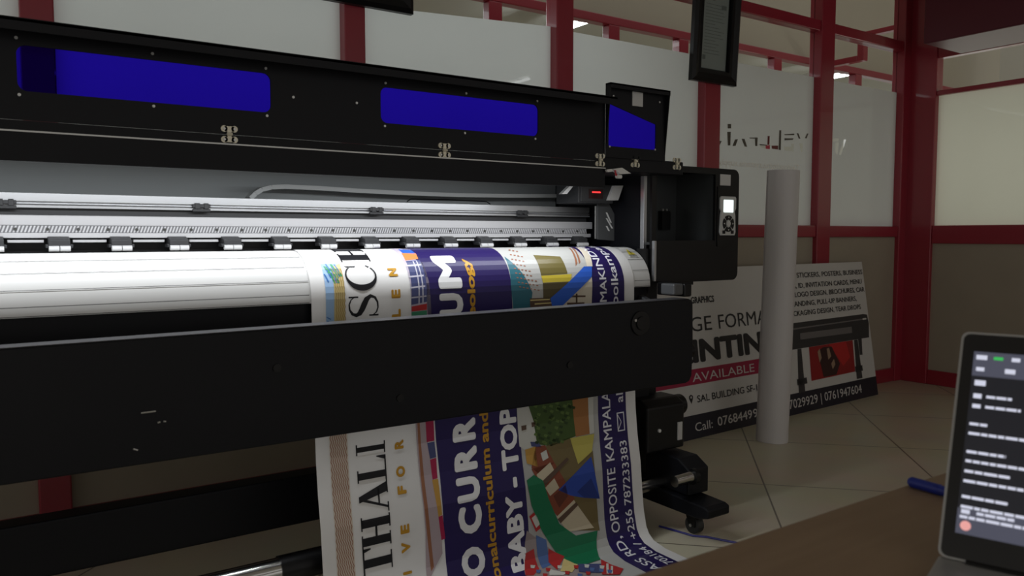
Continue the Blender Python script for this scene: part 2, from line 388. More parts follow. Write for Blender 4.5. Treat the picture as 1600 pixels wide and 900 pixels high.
# main raised lid
LT, LD, LX = kz(1.687), 0.065, 2.099*K
def kwin(x0, x1): return rrect(x0*K, x1*K, kz(1.521), kz(1.637), 0.02)
b = MB(); b.plate([(XL, kz(1.447)), (LX, kz(1.447)), (LX, LT), (XL, LT)], [kwin(0.115, 0.765), kwin(1.127, 1.768), kwin(-0.9, -0.25)], lambda x, z, t: (x, t, z), YH, YH+0.004)
b.profx([(YH-LD, LT-0.006), (YH, LT-0.006), (YH+0.004, LT), (YH-LD, LT+0.002)], XL, LX)
b.profx([(YH-LD, LT-0.026), (YH-LD+0.003, LT-0.026), (YH-LD+0.003, LT), (YH-LD, LT)], XL, LX)
lid = b.build('lid', BLK, PR)
for x0, x1 in ((-0.92, -0.23), (0.098, 0.785), (1.108, 1.788)):
    b = MB(); b.plate(rrect(x0*K, x1*K, kz(1.508), kz(1.65), 0.012), [], lambda x, z, t: (x, t, z), YH+0.0045, YH+0.0075)
    o = b.build('window', BLUEW, lid); o['label'] = 'translucent blue window'
def screw(u, v, y, parent, r=0.0036):
    p = at(u, v, Y=y); b = MB(); b.cyl((p.x, y-0.003, p.z), (p.x, y+0.001, p.z), r, 10); return b.build('screw', STEEL, parent)
for u, v in ((25, 59), (238, 84), (415, 107), (30, 148), (240, 166), (417, 181), (458, 152), (557, 161), (602, 130), (728, 146), (839, 158), (601, 197), (726, 208), (836, 217)): screw(u, v, YH, lid)
def hinge(u, v):
    p = at(u, v, Y=YH); b = MB(); y = YH-0.004; s = 0.0225
    for sx in (-1, 1):
        for sz in (-1, 1):
            b.mi = 0; b.cyl((p.x+sx*s*0.58, y, p.z+sz*s*0.62), (p.x+sx*s*0.58, YH, p.z+sz*s*0.62), s*0.38, 14)
            b.mi = 1; b.cyl((p.x+sx*s*0.58, y-0.002, p.z+sz*s*0.62), (p.x+sx*s*0.58, y, p.z+sz*s*0.62), s*0.15, 8); b.mi = 0
        b.box(p.x-s*0.55, p.x+s*0.55, y, YH, p.z+sx*s*0.62-s*0.3, p.z+sx*s*0.62+s*0.3)
    b.box(p.x-s*0.22, p.x+s*0.22, y-0.001, YH, p.z-s*0.6, p.z+s*0.6)
    b.cyl((p.x-s*0.30, y-0.002, p.z), (p.x+s*0.30, y-0.002, p.z), s*0.2, 10)
    return b.build('hinge', [BRASS, STEEL], PR)
for u, v in ((358, 210), (694, 235), (937, 250)): hinge(u, v)
# small raised lid at the right end with a slanted blue window
sx0, sx1, st = 2.098*K, 2.428*K, kz(1.752)
win = kp([(2.112, 1.507), (2.372, 1.507), (2.372, 1.612), (2.112, 1.675)])
b = MB(); b.plate([(sx0, kz(1.462)), (sx1, kz(1.462)), (sx1, st), (sx0, st)], [win], lambda x, z, t: (x, t, z), YH-0.006, YH-0.002)
b.box(sx0, sx1, YH-0.03, YH-0.002, st-0.006, st)
b.box(sx0, sx1, YH-0.03, YH-0.027, st-0.018, st)
for x in (sx0, sx1-0.004): b.prism([(x, YH-0.004, kz(1.465)), (x, YH-0.004, st), (x, YH-0.03, st)], [(x+0.004, YH-0.004, kz(1.465)), (x+0.004, YH-0.004, st), (x+0.004, YH-0.03, st)])
slid = b.build('service_lid', BLK, PR)
b = MB(); b.plate(kp([(2.108, 1.50), (2.382, 1.50), (2.382, 1.628), (2.108, 1.684)]), [], lambda x, z, t: (x, t, z), YH-0.001, YH+0.002)
o = b.build('window', BLUEW, slid); o['label'] = 'translucent blue window with a slanted top edge'
p = at(996, 155, Y=YH-0.008); b = MB(); b.box(p.x-0.026, p.x+0.026, YH-0.011, YH-0.006, p.z-0.026, p.z+0.026); b.build('catch_plate', STK, slid, bevel=0.002)
for u, v in ((958, 150), (1030, 160), (952, 229), (1023, 234)): screw(u, v, YH-0.006, slid)
# hinge strip that runs on over the end cabinet
b = MB(); b.box(HR, 2.545*K, YH, YH+0.06, kz(1.41), kz(1.466)); b.build('hinge_strip', BLK, PR, bevel=0.003)
hinge(992, 252); hinge(1057, 256)

# rails: main beam, lower rail, slotted strip
YB = 2.56; BXR = 2.155
b = MB(); b.profx([(YB, 1.246), (YB+0.09, 1.246), (YB+0.09, 1.268), (YB, 1.268)], XL, BXR)
b.profx([(YB+0.008, 1.233), (YB+0.09, 1.233), (YB+0.09, 1.246), (YB+0.008, 1.246)], XL, BXR)
b.cyl((XL, YB+0.002, 1.240), (BXR, YB+0.002, 1.240), 0.0035, 10)
b.profx([(YB-0.002, 1.228), (YB+0.09, 1.228), (YB+0.09, 1.2335), (YB-0.002, 1.2335)], XL, BXR)
beam = b.build('carriage_beam', ALU, PR)
b = MB(); b.box(XL, BXR, YB+0.02, YB+0.1, 1.206, 1.228); b.build('belt_slot', DKG, beam)
b = MB(); b.box(XL, BXR, YB-0.02, YB+0.06, 1.178, 1.207); b.build('front_rail', ALUW, PR, bevel=0.002)
b = MB(); b.box(XL, BXR-0.04, YB-0.03, YB, 1.159, 1.1775)
b.mi = 1
x = -0.955
while x < BXR-0.05: b.cyl((x, YB-0.033, 1.168), (x, YB-0.029, 1.168), 0.0045, 10); x += 0.0755
o = b.build('slotted_strip', [slot_mat(), SEAM], PR)
b = MB(); b.box(XL, BXR-0.02, YB-0.035, YB+0.02, 1.1435, 1.158); b.build('lower_rail', ALUW, PR, bevel=0.002)
b = MB(); b.box(XL, BXR-0.02, YB+0.0, YB+0.06, 1.08, 1.141); b.build('feed_slot', BLKP, PR)
for u in (8, 314, 587, 815):
    p = at(u, 321, Y=YB); b = MB()
    b.box(p.x-0.026, p.x+0.026, YB-0.012, YB+0.004, 1.236, 1.247); b.box(p.x-0.026, p.x+0.026, YB-0.010, YB+0.004, 1.224, 1.233)
    b.box(p.x-0.02, p.x-0.005, YB-0.014, YB+0.002, 1.232, 1.25); b.box(p.x+0.007, p.x+0.02, YB-0.014, YB+0.002, 1.232, 1.25)
    b.build('belt_clip', DKG, PR, bevel=0.0015)
# pinch rollers
YP = 2.50
for i in range(-2, 13):
    x = 0.2025+0.1548*i
    b = MB(); b.profx([(YP-0.012, 1.122), (YP+0.05, 1.122), (YP+0.05, 1.148), (YP+0.02, 1.148), (YP-0.012, 1.138)], x-0.026, x+0.026)
    b.box(x-0.033, x-0.026, YP-0.01, YP+0.03, 1.116, 1.126); b.box(x+0.026, x+0.033, YP-0.01, YP+0.03, 1.116, 1.126)
    h = b.build('pinch_arm', DKG, PR, bevel=0.0015)
    b = MB(); b.cyl((x-0.026, YP-0.012, 1.1145), (x-0.001, YP-0.012, 1.1145), 0.0078, 14); b.cyl((x+0.001, YP-0.012, 1.1145), (x+0.026, YP-0.012, 1.1145), 0.0078, 14)
    b.build('pinch_roller', ROLLERW, h, smooth=True)
    if i < 12:
        b = MB(); b.box(x+0.035, x+0.12, YP+0.02, YP+0.04, 1.131, 1.1385); b.build('guide_bar', ALUW, PR, bevel=0.001)

# curved apron (front heater plate)
PATH = [(2.50, 1.103), (2.42, 1.105)]
for i in range(13):
    a = math.pi/2*(1-i/12); PATH.append((2.33-0.15*math.cos(a), 0.965+0.142*math.sin(a)))
AP = [(y, z) for y, z in PATH]+[(2.18, 0.956)]
PATH += [(2.179, 0.88), (2.178, 0.8), (2.175, 0.7), (2.17, 0.6), (2.165, 0.5), (2.153, 0.4), (2.135, 0.3), (2.125, 0.2), (2.115, 0.12), (2.10, 0.06), (2.085, 0.036), (2.06, 0.018), (2.0, 0.007), (1.9, 0.006), (1.7, 0.006), (1.45, 0.006)]
SS = [-0.08]
for p, q in zip(PATH, PATH[1:]): SS.append(SS[-1]+math.dist(p, q))
def inset(pts, d):
    out = []
    for i, p in enumerate(pts):
        a = pts[max(i-1, 0)]; c = pts[min(i+1, len(pts)-1)]; tx, tz = c[0]-a[0], c[1]-a[1]; L = math.hypot(tx, tz)
        out.append((p[0]-tz/L*d*-1, p[1]+tx/L*d*-1) if False else (p[0]-(tz/L)*d, p[1]+(tx/L)*d))
    return out
APX = 2.142
ap = inset(AP, 0.0015); ap = [(y, z) for y, z in ap]
b = MB(); b.profx(ap+[(2.24, 0.956), (2.37, 1.06), (2.50, 1.07)], XL, APX)
apron = b.build('apron', CREAM, PR, smooth=True)
# warning sticker on the apron's right end
def on_apron(x, s, off):
    for i in range(len(SS)-1):
        if SS[i] <= s <= SS[i+1] or i == len(SS)-2:
            k = (s-SS[i])/(SS[i+1]-SS[i]); y = PATH[i][0]+(PATH[i+1][0]-PATH[i][0])*k; z = PATH[i][1]+(PATH[i+1][1]-PATH[i][1])*k
            def nrm(j):
                a = PATH[max(j-1, 0)]; c = PATH[min(j+1, len(PATH)-1)]; v = Vector((0, c[0]-a[0], c[1]-a[1])).normalized(); return Vector((0, v.z, -v.y))
            n = (nrm(i)*(1-k)+nrm(i+1)*k).normalized()
            return Vector((x, y, z))+n*off
for sv in (0.168, 0.214, 0.262, 0.303, 0.325):
    for xa, xb in ((XL, 0.795), (2.06, APX)):
        b = MB(); b.face([on_apron(xa, sv, 0.0002), on_apron(xb, sv, 0.0002), on_apron(xb, sv+0.0016, 0.0002), on_apron(xa, sv+0.0016, 0.0002)]); b.build('seam', SEAM, apron)
b = MB(); b.face([on_apron(x, s, 0.0008) for x, s in ((2.075, 0.205), (2.125, 0.205), (2.125, 0.13), (2.075, 0.13))])
b.mi = 1; b.face([on_apron(x, s, 0.0014) for x, s in ((2.082, 0.188), (2.118, 0.188), (2.10, 0.147))])
b.mi = 2; b.face([on_apron(x, s, 0.0019) for x, s in ((2.0965, 0.183), (2.1035, 0.183), (2.102, 0.165), (2.098, 0.165))])
for k in range(3): b.face([on_apron(x, s, 0.0014) for x, s in ((2.08, 0.201-k*0.004), (2.12, 0.201-k*0.004), (2.12, 0.199-k*0.004), (2.08, 0.199-k*0.004))])
o = b.build('warning_sticker', [mat('sticker_white', (0.7, 0.7, 0.66), 0.5), mat('sticker_yellow', (0.62, 0.52, 0.03), 0.5), SEAM], apron); o['label'] = 'white warning sticker with yellow triangle'

# carriage parked at the right, brackets, end plate
b = MB(); b.box(1.955, 2.135, 2.39, 2.53, 1.278, 1.352); b.box(1.965, 2.06, 2.386, 2.39, 1.283, 1.345)
car = b.build('print_carriage', DKG, PR, bevel=0.006)
b = MB(); b.box(2.02, 2.062, 2.382, 2.387, 1.318, 1.3235); b.build('status_light', mat('red_led', (0.3, 0, 0), 0.4, emit=(1.0, 0.03, 0.03), estr=2.2), car)
b = MB(); b.box(2.005, 2.075, 2.3835, 2.3865, 1.296, 1.333); b.build('display_recess', mat('dark_red_window', (0.03, 0.003, 0.003), 0.2), car)
def bracket(pts, y, th, name, m):
    P = [at(u, v, Y=y) for u, v in pts]; b = MB(); b.prism([(p.x, y, p.z) for p in P], [(p.x, y+th, p.z) for p in P]); return b.build(name, m, PR)
bracket([(878, 303), (886, 303), (895, 292), (895, 286)], 2.385, 0.02, 'stay_bracket', WHITE)
bracket([(951, 313), (966, 313), (974, 290), (960, 290)], 2.375, 0.02, 'stay_bracket', WHITE)
bracket([(958, 264), (972, 262), (986, 271), (970, 272)], YH-0.016, 0.02, 'lamp_bracket', WHITE)
bracket([(948, 265), (956, 264), (958, 268), (950, 269)], YH-0.016, 0.01, 'lamp_bracket', WHITE)
b = MB(); q = [at(u, v, Y=YH-0.02) for u, v in ((961, 266), (962, 272), (966, 276), (970, 277))]; b.tube(q, 0.004, 8); b.build('red_wire', mat('red_wire', (0.5, 0.02, 0.03), 0.4), PR, smooth=True)
b = MB(); p = at(967, 276, Y=YH-0.02); b.cyl((p.x-0.012, YH-0.02, p.z), (p.x+0.01, YH-0.02, p.z), 0.007, 10); b.build('wire_plug', WHITE, PR)
b = MB(); ep = [at(u, v, Y=2.43) for u, v in ((934, 374), (934, 320), (936, 313), (949, 313), (964, 341), (964, 377))]
b.prism([(p.x, 2.43, p.z) for p in ep], [(p.x, 2.44, p.z) for p in ep]); endp = b.build('carriage_end_plate', mat('grey_plate', (0.085, 0.088, 0.09), 0.4), PR, bevel=0.002)
for (u0, v0, u1, v1) in ((948, 332, 955, 348), (948, 341, 957, 357), (948, 353, 952, 361)):
    a, c = at(u0, v0, Y=2.428), at(u1, v1, Y=2.428); b = MB(); d = Vector((0.0035, 0, 0))
    b.prism([a-d, c-d, c+d, a+d], [p+Vector((0, 0.002, 0)) for p in (a-d, c-d, c+d, a+d)]); b.build('slash_mark', WHITE, endp)
b = MB(); a, c = at(930, 322, Y=2.425), at(931, 373, Y=2.425); b.box(a.x-0.002, a.x+0.002, 2.42, 2.425, c.z, a.z); b.build('edge_guard', STEEL, endp)
b = MB(); b.box(2.185, 2.30, 2.44, 2.56, 1.118, 1.255); b.box(2.19, 2.30, 2.435, 2.44, 1.118, 1.185); b.build('capping_station_cover', BLKP, PR, bevel=0.004)
# cable chain over the beam
b = MB(); cc = [(392, 310), (400, 302), (410, 296), (425, 292.5), (445, 291.5), (500, 294), (560, 298), (640, 302), (720, 305), (800, 306), (880, 306)]
P = [at(u, v, Y=2.66) for u, v in cc]
for p, q in zip(P, P[1:]):
    d = (q-p).normalized(); nz = Vector((-d.z, 0, d.x))*0.0075
    b.prism([p-nz, q-nz, q+nz, p+nz], [r+Vector((0, 0.05, 0)) for r in (p-nz, q-nz, q+nz, p+nz)])
b.build('cable_chain', mat('grey_chain', (0.55, 0.57, 0.56), 0.5), PR)
b = MB(); cc2 = [(636, 315), (642, 311), (700, 312), (760, 315), (766, 319)]; b.tube([at(u, v, Y=2.6) for u, v in cc2], 0.002, 8); b.build('cable_loop', BLKP, PR)

# right end cabinet with open service bay and control panel
CX0, CX1, CY = 2.165, 2.668, 2.20
def cab_profile(r=0.03):
    z0, z1 = 0.965, 1.425
    return [(CX0, z0), (CX1-r, z0)]+[(CX1-r+r*math.sin(math.radians(a)), z0+r-r*math.cos(math.radians(a))) for a in (22, 45, 67, 90)]+[(CX1-r+r*math.cos(math.radians(a)), z1-r+r*math.sin(math.radians(a))) for a in (0, 22, 45, 67, 90)]+[(CX0, z1)]
bay = [(CX0+0.025, 1.128), (2.523, 1.128), (2.523, 1.40), (CX0+0.025, 1.40)]
b = MB(); b.plate(cab_profile(), [bay], lambda x, z, t: (x, t, z), CY, CY+0.012)
pr = cab_profile()
for i in range(len(pr)):
    a, c = pr[i], pr[(i+1) % len(pr)]
    if abs(a[0]-CX0) < 1e-6 and abs(c[0]-CX0) < 1e-6: continue
    b.face([(a[0], CY+0.012, a[1]), (c[0], CY+0.012, c[1]), (c[0], 2.83, c[1]), (a[0], 2.83, a[1])])
b.face([(x, 2.83, z) for x, z in pr])
cab = b.build('end_cabinet', BLKP, PR)
b = MB(); b.box(CX0+0.02, 2.53, 2.42, 2.44, 1.12, 1.41); b.box(2.525, 2.535, CY+0.012, 2.44, 1.12, 1.41); b.box(CX0+0.02, 2.53, CY+0.012, 2.44, 1.115, 1.125); b.build('bay_lining', mat('bay_dark_sheet', (0.05, 0.055, 0.057), 0.25), cab)
b = MB(); b.plate(rrect(CX0+0.012, 2.515, 0.975, 1.131, 0.012), [], lambda x, z, t: (x, t, z), CY-0.012, CY); b.build('front_cover', BLKP, cab)
b = MB(); b.box(CX0+0.002, CX0+0.012, CY-0.014, CY+0.012, 0.975, 1.13); b.build('edge_strip', ALU, cab)
for u, v in ((1035, 328), (1041, 328), (1037, 333)):
    p = at(u, v, Y=2.41); b = MB(); b.cyl((p.x, 2.405, p.z), (p.x, 2.421, p.z), 0.005, 10); b.build('bay_screw', STEEL, cab)
b = MB(); p = at(1036, 352, Y=2.41); b.box(p.x-0.02, p.x+0.03, 2.395, 2.42, p.z-0.02, p.z+0.06); b.build('bay_bracket', BLKP, cab)
# inner side frame and silver edge post
b = MB(); a, c = at(1009, 275, Y=2.25), at(1009, 425, Y=2.25); b.box(a.x-0.008, a.x+0.008, 2.25, 2.27, c.z, a.z); b.build('edge_post', ALU, PR, bevel=0.001)
b = MB(); b.box(a.x, CX0+0.02, 2.26, 2.80, 1.0, 1.41); b.build('side_frame', BLK, PR)
b = MB(); b.box(2.145, 2.16, 2.21, 2.26, 0.75, 1.10); b.build('apron_end_cap', BLKP, PR)
# control panel
YC = CY-0.004
b = MB(); b.plate(rrect(2.534, 2.648, 1.106, 1.352, 0.004), [], lambda x, z, t: (x, t, z), YC, CY); b.build('panel_recess', BLKP, cab)
b = MB(); b.plate([(2.543, 1.165), (2.549, 1.152), (2.633, 1.152), (2.639, 1.165), (2.636, 1.235), (2.632, 1.25), (2.64, 1.263), (2.64, 1.305), (2.634, 1.312), (2.549, 1.312), (2.543, 1.305), (2.543, 1.263), (2.551, 1.25), (2.547, 1.235)], [], lambda x, z, t: (x, t, z), YC-0.006, YC)
pan = b.build('control_panel', mat('grey_panel', (0.52, 0.53, 0.52), 0.5), cab)
b = MB(); b.plate(rrect(2.562, 2.622, 1.246, 1.298, 0.003), [], lambda x, z, t: (x, t, z), YC-0.0075, YC-0.006); o = b.build('screen', mat('lit_screen', (0.8, 0.85, 0.85), 0.3, emit=(0.88, 1.0, 0.98), estr=0.95), pan); o['label'] = 'lit white screen'
for k in range(4):
    b = MB(); a0 = 45+90*k+6
    arc = [(2.592+r*math.cos(math.radians(a)), 1.2+r*math.sin(math.radians(a))) for r, rg in ((0.034, range(0, 79, 13)), (0.016, range(78, -1, -13))) for a in [a0+q for q in rg]]
    b.plate(arc, [], lambda x, z, t: (x, t, z), YC-0.009, YC-0.006); btn = b.build('arrow_button', BLKP, pan)
    ca = math.radians(a0+39); cx, cz = 2.592+0.026*math.cos(ca), 1.2+0.026*math.sin(ca)
    b = MB(); b.face([(cx+0.005*math.cos(ca+q), YC-0.0095, cz+0.005*math.sin(ca+q)) for q in (0, 2.2, -2.2)]); b.build('arrow_mark', STK, btn)
b = MB(); b.cyl((2.592, YC-0.010, 1.2), (2.592, YC-0.006, 1.2), 0.012, 16); b.build('centre_button', STK, pan)
for x in (2.565, 2.617):
    b = MB(); b.box(x-0.008, x+0.008, YC-0.009, YC-0.006, 1.158, 1.172); b.build('square_button', BLKP, pan, bevel=0.001)
b = MB(); b.box(2.549, 2.612, CY-0.002, CY, 1.357, 1.402); b.build('blank_sticker', STK, cab)
b = MB(); b.box(2.30, 2.40, CY, CY+0.1, 0.953, 0.966); b.build('cabinet_foot', BLKP, cab)

# long front bar (dryer) with its end fittings
BY, BX = 1.95, 2.128
b = MB(); b.plate([(XL, 0.625), (BX-0.03, 0.622), (BX-0.012, 0.628), (BX, 0.65), (BX+0.004, 0.76), (BX, 0.905), (BX-0.008, 0.92), (BX-0.02, 0.925), (XL, 0.908)], [], lambda x, z, t: (x, t, z), BY, BY+0.065)
bar = b.build('front_bar', BLK, PR, bevel=0.004)
for u, v, r in ((1000, 505, 0.042),):
    p = at(u, v, Y=BY); b = MB(); b.cyl((p.x, BY-0.006, p.z), (p.x, BY+0.002, p.z), r, 28); b.cyl((p.x, BY-0.011, p.z), (p.x, BY-0.006, p.z), r*0.55, 20); k = b.build('fan_cap', BLKP, bar, bevel=0.002)
    b = MB(); b.cyl((p.x-0.03, BY-0.012, p.z+0.012), (p.x-0.03, BY-0.006, p.z+0.012), 0.005, 8); b.build('screw', STEEL, k)
for (u0, v0, u1, v1) in ((220, 645, 243, 642), (208, 701, 215, 703), (246, 660, 250, 659), (255, 658, 259, 658)):
    a, c = at(u0, v0, Y=BY), at(u1, v1, Y=BY); b = MB(); b.cyl((a.x, BY-0.003, a.z), (c.x, BY-0.003, c.z), 0.0022, 8); b.build('clip', STEEL, bar)
for u, v in ((625, 622), (890, 570), (433, 575)):
    p = at(u, v, Y=BY); b = MB(); b.cyl((p.x, BY-0.004, p.z), (p.x, BY+0.001, p.z), 0.011, 14); b.build('plug', BLKP, bar)
b = MB(); b.prism([(XL, BY+0.002, 0.9082), (BX-0.03, BY+0.002, 0.9252), (BX-0.03, BY+0.063, 0.9252), (XL, BY+0.063, 0.9082)], [(XL, BY+0.002, 0.9098), (BX-0.03, BY+0.002, 0.9268), (BX-0.03, BY+0.063, 0.9268), (XL, BY+0.063, 0.9098)]); b.build('lit_top_strip', mat('led_lit_top_grey', (0.05, 0.05, 0.055), 0.4), bar)  # paler grey puts the LED light along the bar's top into colour
b = MB(); p = at(1085, 545, Y=BY+0.04); b.cyl((BX, BY+0.03, p.z), (BX+0.018, BY+0.03, p.z), 0.03, 18); b.build('end_knob', BLKP, bar, bevel=0.003)
for x in (0.0, 2.112):
    b = MB(); b.profx([(BY+0.065, 0.78), (2.26, 0.88), (2.26, 0.945), (BY+0.065, 0.86)], x-0.014, x+0.014); b.build('bar_arm', DKG, PR, bevel=0.004)
b = MB(); b.box(2.135, 2.185, 2.05, 2.12, 0.93, 0.972); b.build('arm_bracket', mat('pale_grey_plastic', (0.09, 0.095, 0.10), 0.4), PR, bevel=0.006)
b = MB(); b.box(2.185, 2.225, 2.045, 2.19, 0.922, 0.972); b.build('arm_bracket', BLKP, PR, bevel=0.006)

# stand: leg, crossbeam, foot, caster, take-up motor and tube
b = MB(); b.profz([(2.235, 2.36), (2.36, 2.36), (2.36, 2.56), (2.235, 2.56)], 0.145, 0.965); b.box(2.16, 2.24, 2.28, 2.52, 0.30, 0.75); b.build('leg', BLK, PR, bevel=0.004)
b = MB(); b.box(XL, 2.235, 2.46, 2.54, 0.212, 0.37); b.build('crossbeam', BLK, PR, bevel=0.006)
b = MB(); b.profx([(1.94, 0.10), (1.99, 0.085), (2.80, 0.085), (2.84, 0.10), (2.84, 0.135), (2.80, 0.15), (2.20, 0.15), (1.96, 0.14), (1.94, 0.132)], 2.215, 2.335); b.build('foot', BLK, PR, bevel=0.006)
for cy in (2.06, 2.72):
    b = MB(); b.cyl((2.275, cy, 0.068), (2.275, cy, 0.085), 0.028, 16)
    for sx in (-0.019, 0.019): b.profx([(cy-0.02, 0.03), (cy+0.012, 0.03), (cy+0.026, 0.07), (cy-0.02, 0.07)], 2.275+sx-0.002, 2.275+sx+0.002)
    cs = b.build('caster', BLKP, PR)
    b = MB(); b.cyl((2.259, cy, 0.034), (2.291, cy, 0.034), 0.034, 24); b.build('wheel', mat('caster_rubber', (0.02, 0.02, 0.02), 0.5), cs, smooth=True)
    b = MB(); b.cyl((2.25, cy, 0.034), (2.30, cy, 0.034), 0.006, 10); b.build('axle', STEEL, cs)
b = MB(); b.profx([(2.185, 0.30), (2.32, 0.30), (2.32, 0.505), (2.225, 0.505), (2.185, 0.48)], 2.14, 2.345); mo = b.build('take_up_motor', BLKP, PR, bevel=0.008)
p = at(1062, 673, Y=2.183); b = MB(); b.box(p.x-0.012, p.x+0.012, 2.180, 2.186, p.z-0.036, p.z+0.036); b.build('white_label', STK, mo)
p = at(1030, 673, Y=2.183); b = MB(); b.cyl((p.x, 2.178, p.z), (p.x, 2.186, p.z), 0.007, 12); b.build('screw', WHITE, mo)
b = MB(); b.cyl((2.345, 2.26, 0.455), (2.40, 2.26, 0.455), 0.042, 24); b.build('motor_knob', BLKP, mo, bevel=0.004)
b = MB(); b.profx([(2.06, 0.15), (2.30, 0.15), (2.30, 0.285), (2.12, 0.285), (2.06, 0.25)], 2.24, 2.35); hb = b.build('roller_holder', BLK, PR, bevel=0.005)
b = MB(); a = at(1055, 753, Y=2.05); c = at(1079, 746, Y=2.05); b.cyl((a.x, 2.055, a.z), (c.x+0.01, 2.055, c.z), 0.022, 18); b.build('clamp_roller', CHROME, hb, smooth=True)
b = MB(); b.cyl((c.x+0.01, 2.055, c.z), (c.x+0.03, 2.055, c.z), 0.03, 18); b.build('clamp_knob', BLKP, hb)
b = MB(); b.cyl((XL, 2.21, 0.185), (0.70, 2.21, 0.185), 0.036, 28); b.mi = 1; b.cyl((0.70, 2.21, 0.185), (2.08, 2.21, 0.185), 0.04, 28); b.mi = 0; b.cyl((2.08, 2.21, 0.17), (2.24, 2.21, 0.17), 0.028, 20)
b.build('take_up_tube', [CHROME, BLKP], PR, smooth=True)

# ------------------------------------------------------------------ printed banner running out of the printer
SMAX = SS[-1]
def med(u, v):
    """photo measurement: (across, along) coordinates on the banner of the point seen at pixel (u, v)"""
    d = ray(u, v); best = None
    for i in range(len(PATH)-1):
        (y0, z0), (y1, z1) = PATH[i], PATH[i+1]; ey, ez = y1-y0, z1-z0
        det = d.y*(-ez)+ey*d.z
        if abs(det) < 1e-9: continue
        ry, rz = y0-CAM.y, z0-CAM.z
        t = (ry*(-ez)+ey*rz)/det; k = (d.y*rz-d.z*ry)/det
        if -1e-6 <= k <= 1+1e-6 and t > 0 and (best is None or t < best[0]): best = (t, CAM.x+t*d.x, SS[i]+k*(SS[i+1]-SS[i]))
    return best[1:] if best else None

class Decal:
    """ink shapes laid flat in (across, along) coordinates, cut at the sheet's bends, then wrapped onto it"""
    def __init__(s): s.mb = MB(); s.names = []; s.mats = []
    def use(s, name, col, rough=0.35):
        if name not in s.names: s.names.append(name); s.mats.append(mat('ink_'+name, col, rough, spec=0.2))
        return s.names.index(name)
    def tris(s, pts, faces, mi, layer):
        bm = bmesh.new(); vs = [bm.verts.new((x, t, 0)) for x, t in pts]
        for f in faces:
            if len(set(f)) == len(f):
                try: bm.faces.new([vs[i] for i in f])
                except ValueError: pass
        t0 = min(p[1] for p in pts); t1 = max(p[1] for p in pts)
        for c in SS:
            if t0 < c < t1:
                bmesh.ops.bisect_plane(bm, geom=bm.verts[:]+bm.edges[:]+bm.faces[:], plane_co=(0, c, 0), plane_no=(0, 1, 0))
        vm = {v: s.mb.bm.verts.new(on_apron(v.co.x, min(v.co.y, SMAX), 0.0009+0.00035*layer)) for v in bm.verts}
        for f in bm.faces:
            q = s.mb.bm.faces.new([vm[v] for v in f.verts]); q.material_index = mi
        bm.free()
    def poly(s, pts, name, col, layer=1):
        b2 = bmesh.new(); vs = [b2.verts.new((x, t, 0)) for x, t in pts]; f = b2.faces.new(vs)
        r = bmesh.ops.triangulate(b2, faces=[f]); b2.verts.index_update()
        s.tris([(v.co.x, v.co.y) for v in b2.verts], [tuple(v.index for v in q.verts) for q in b2.faces], s.use(name, col), layer); b2.free()
    def rect(s, x0, x1, t0, t1, name, col, layer=1): s.poly([(x0, t0), (x1, t0), (x1, t1), (x0, t1)], name, col, layer)
    def pix(s, pts, name, col, layer=2): 
        q = [med(*p) for p in pts]
        if all(q): s.poly(q, name, col, layer)
    def text(s, body, xb, cap, ts, te, name, col, bold=0.0, layer=3, shift=0.0):
        """reads up the sheet: starts at ts, ends at te < ts; baseline at across = xb, letter tops to the left"""
        for g_, (vs, fs) in enumerate(text_tris(body, bold)):
            s.tris([(xb-cap*y, ts+(te-ts)*x) for x, y in vs], fs, s.use(name, col), layer+0.06*g_)
    def strokes(s, polys, xb, cap, ts, te, name, col, layer=3):
        for P in polys: s.poly([(xb-cap*y, ts+(te-ts)*x) for x, y in P], name, col, layer)

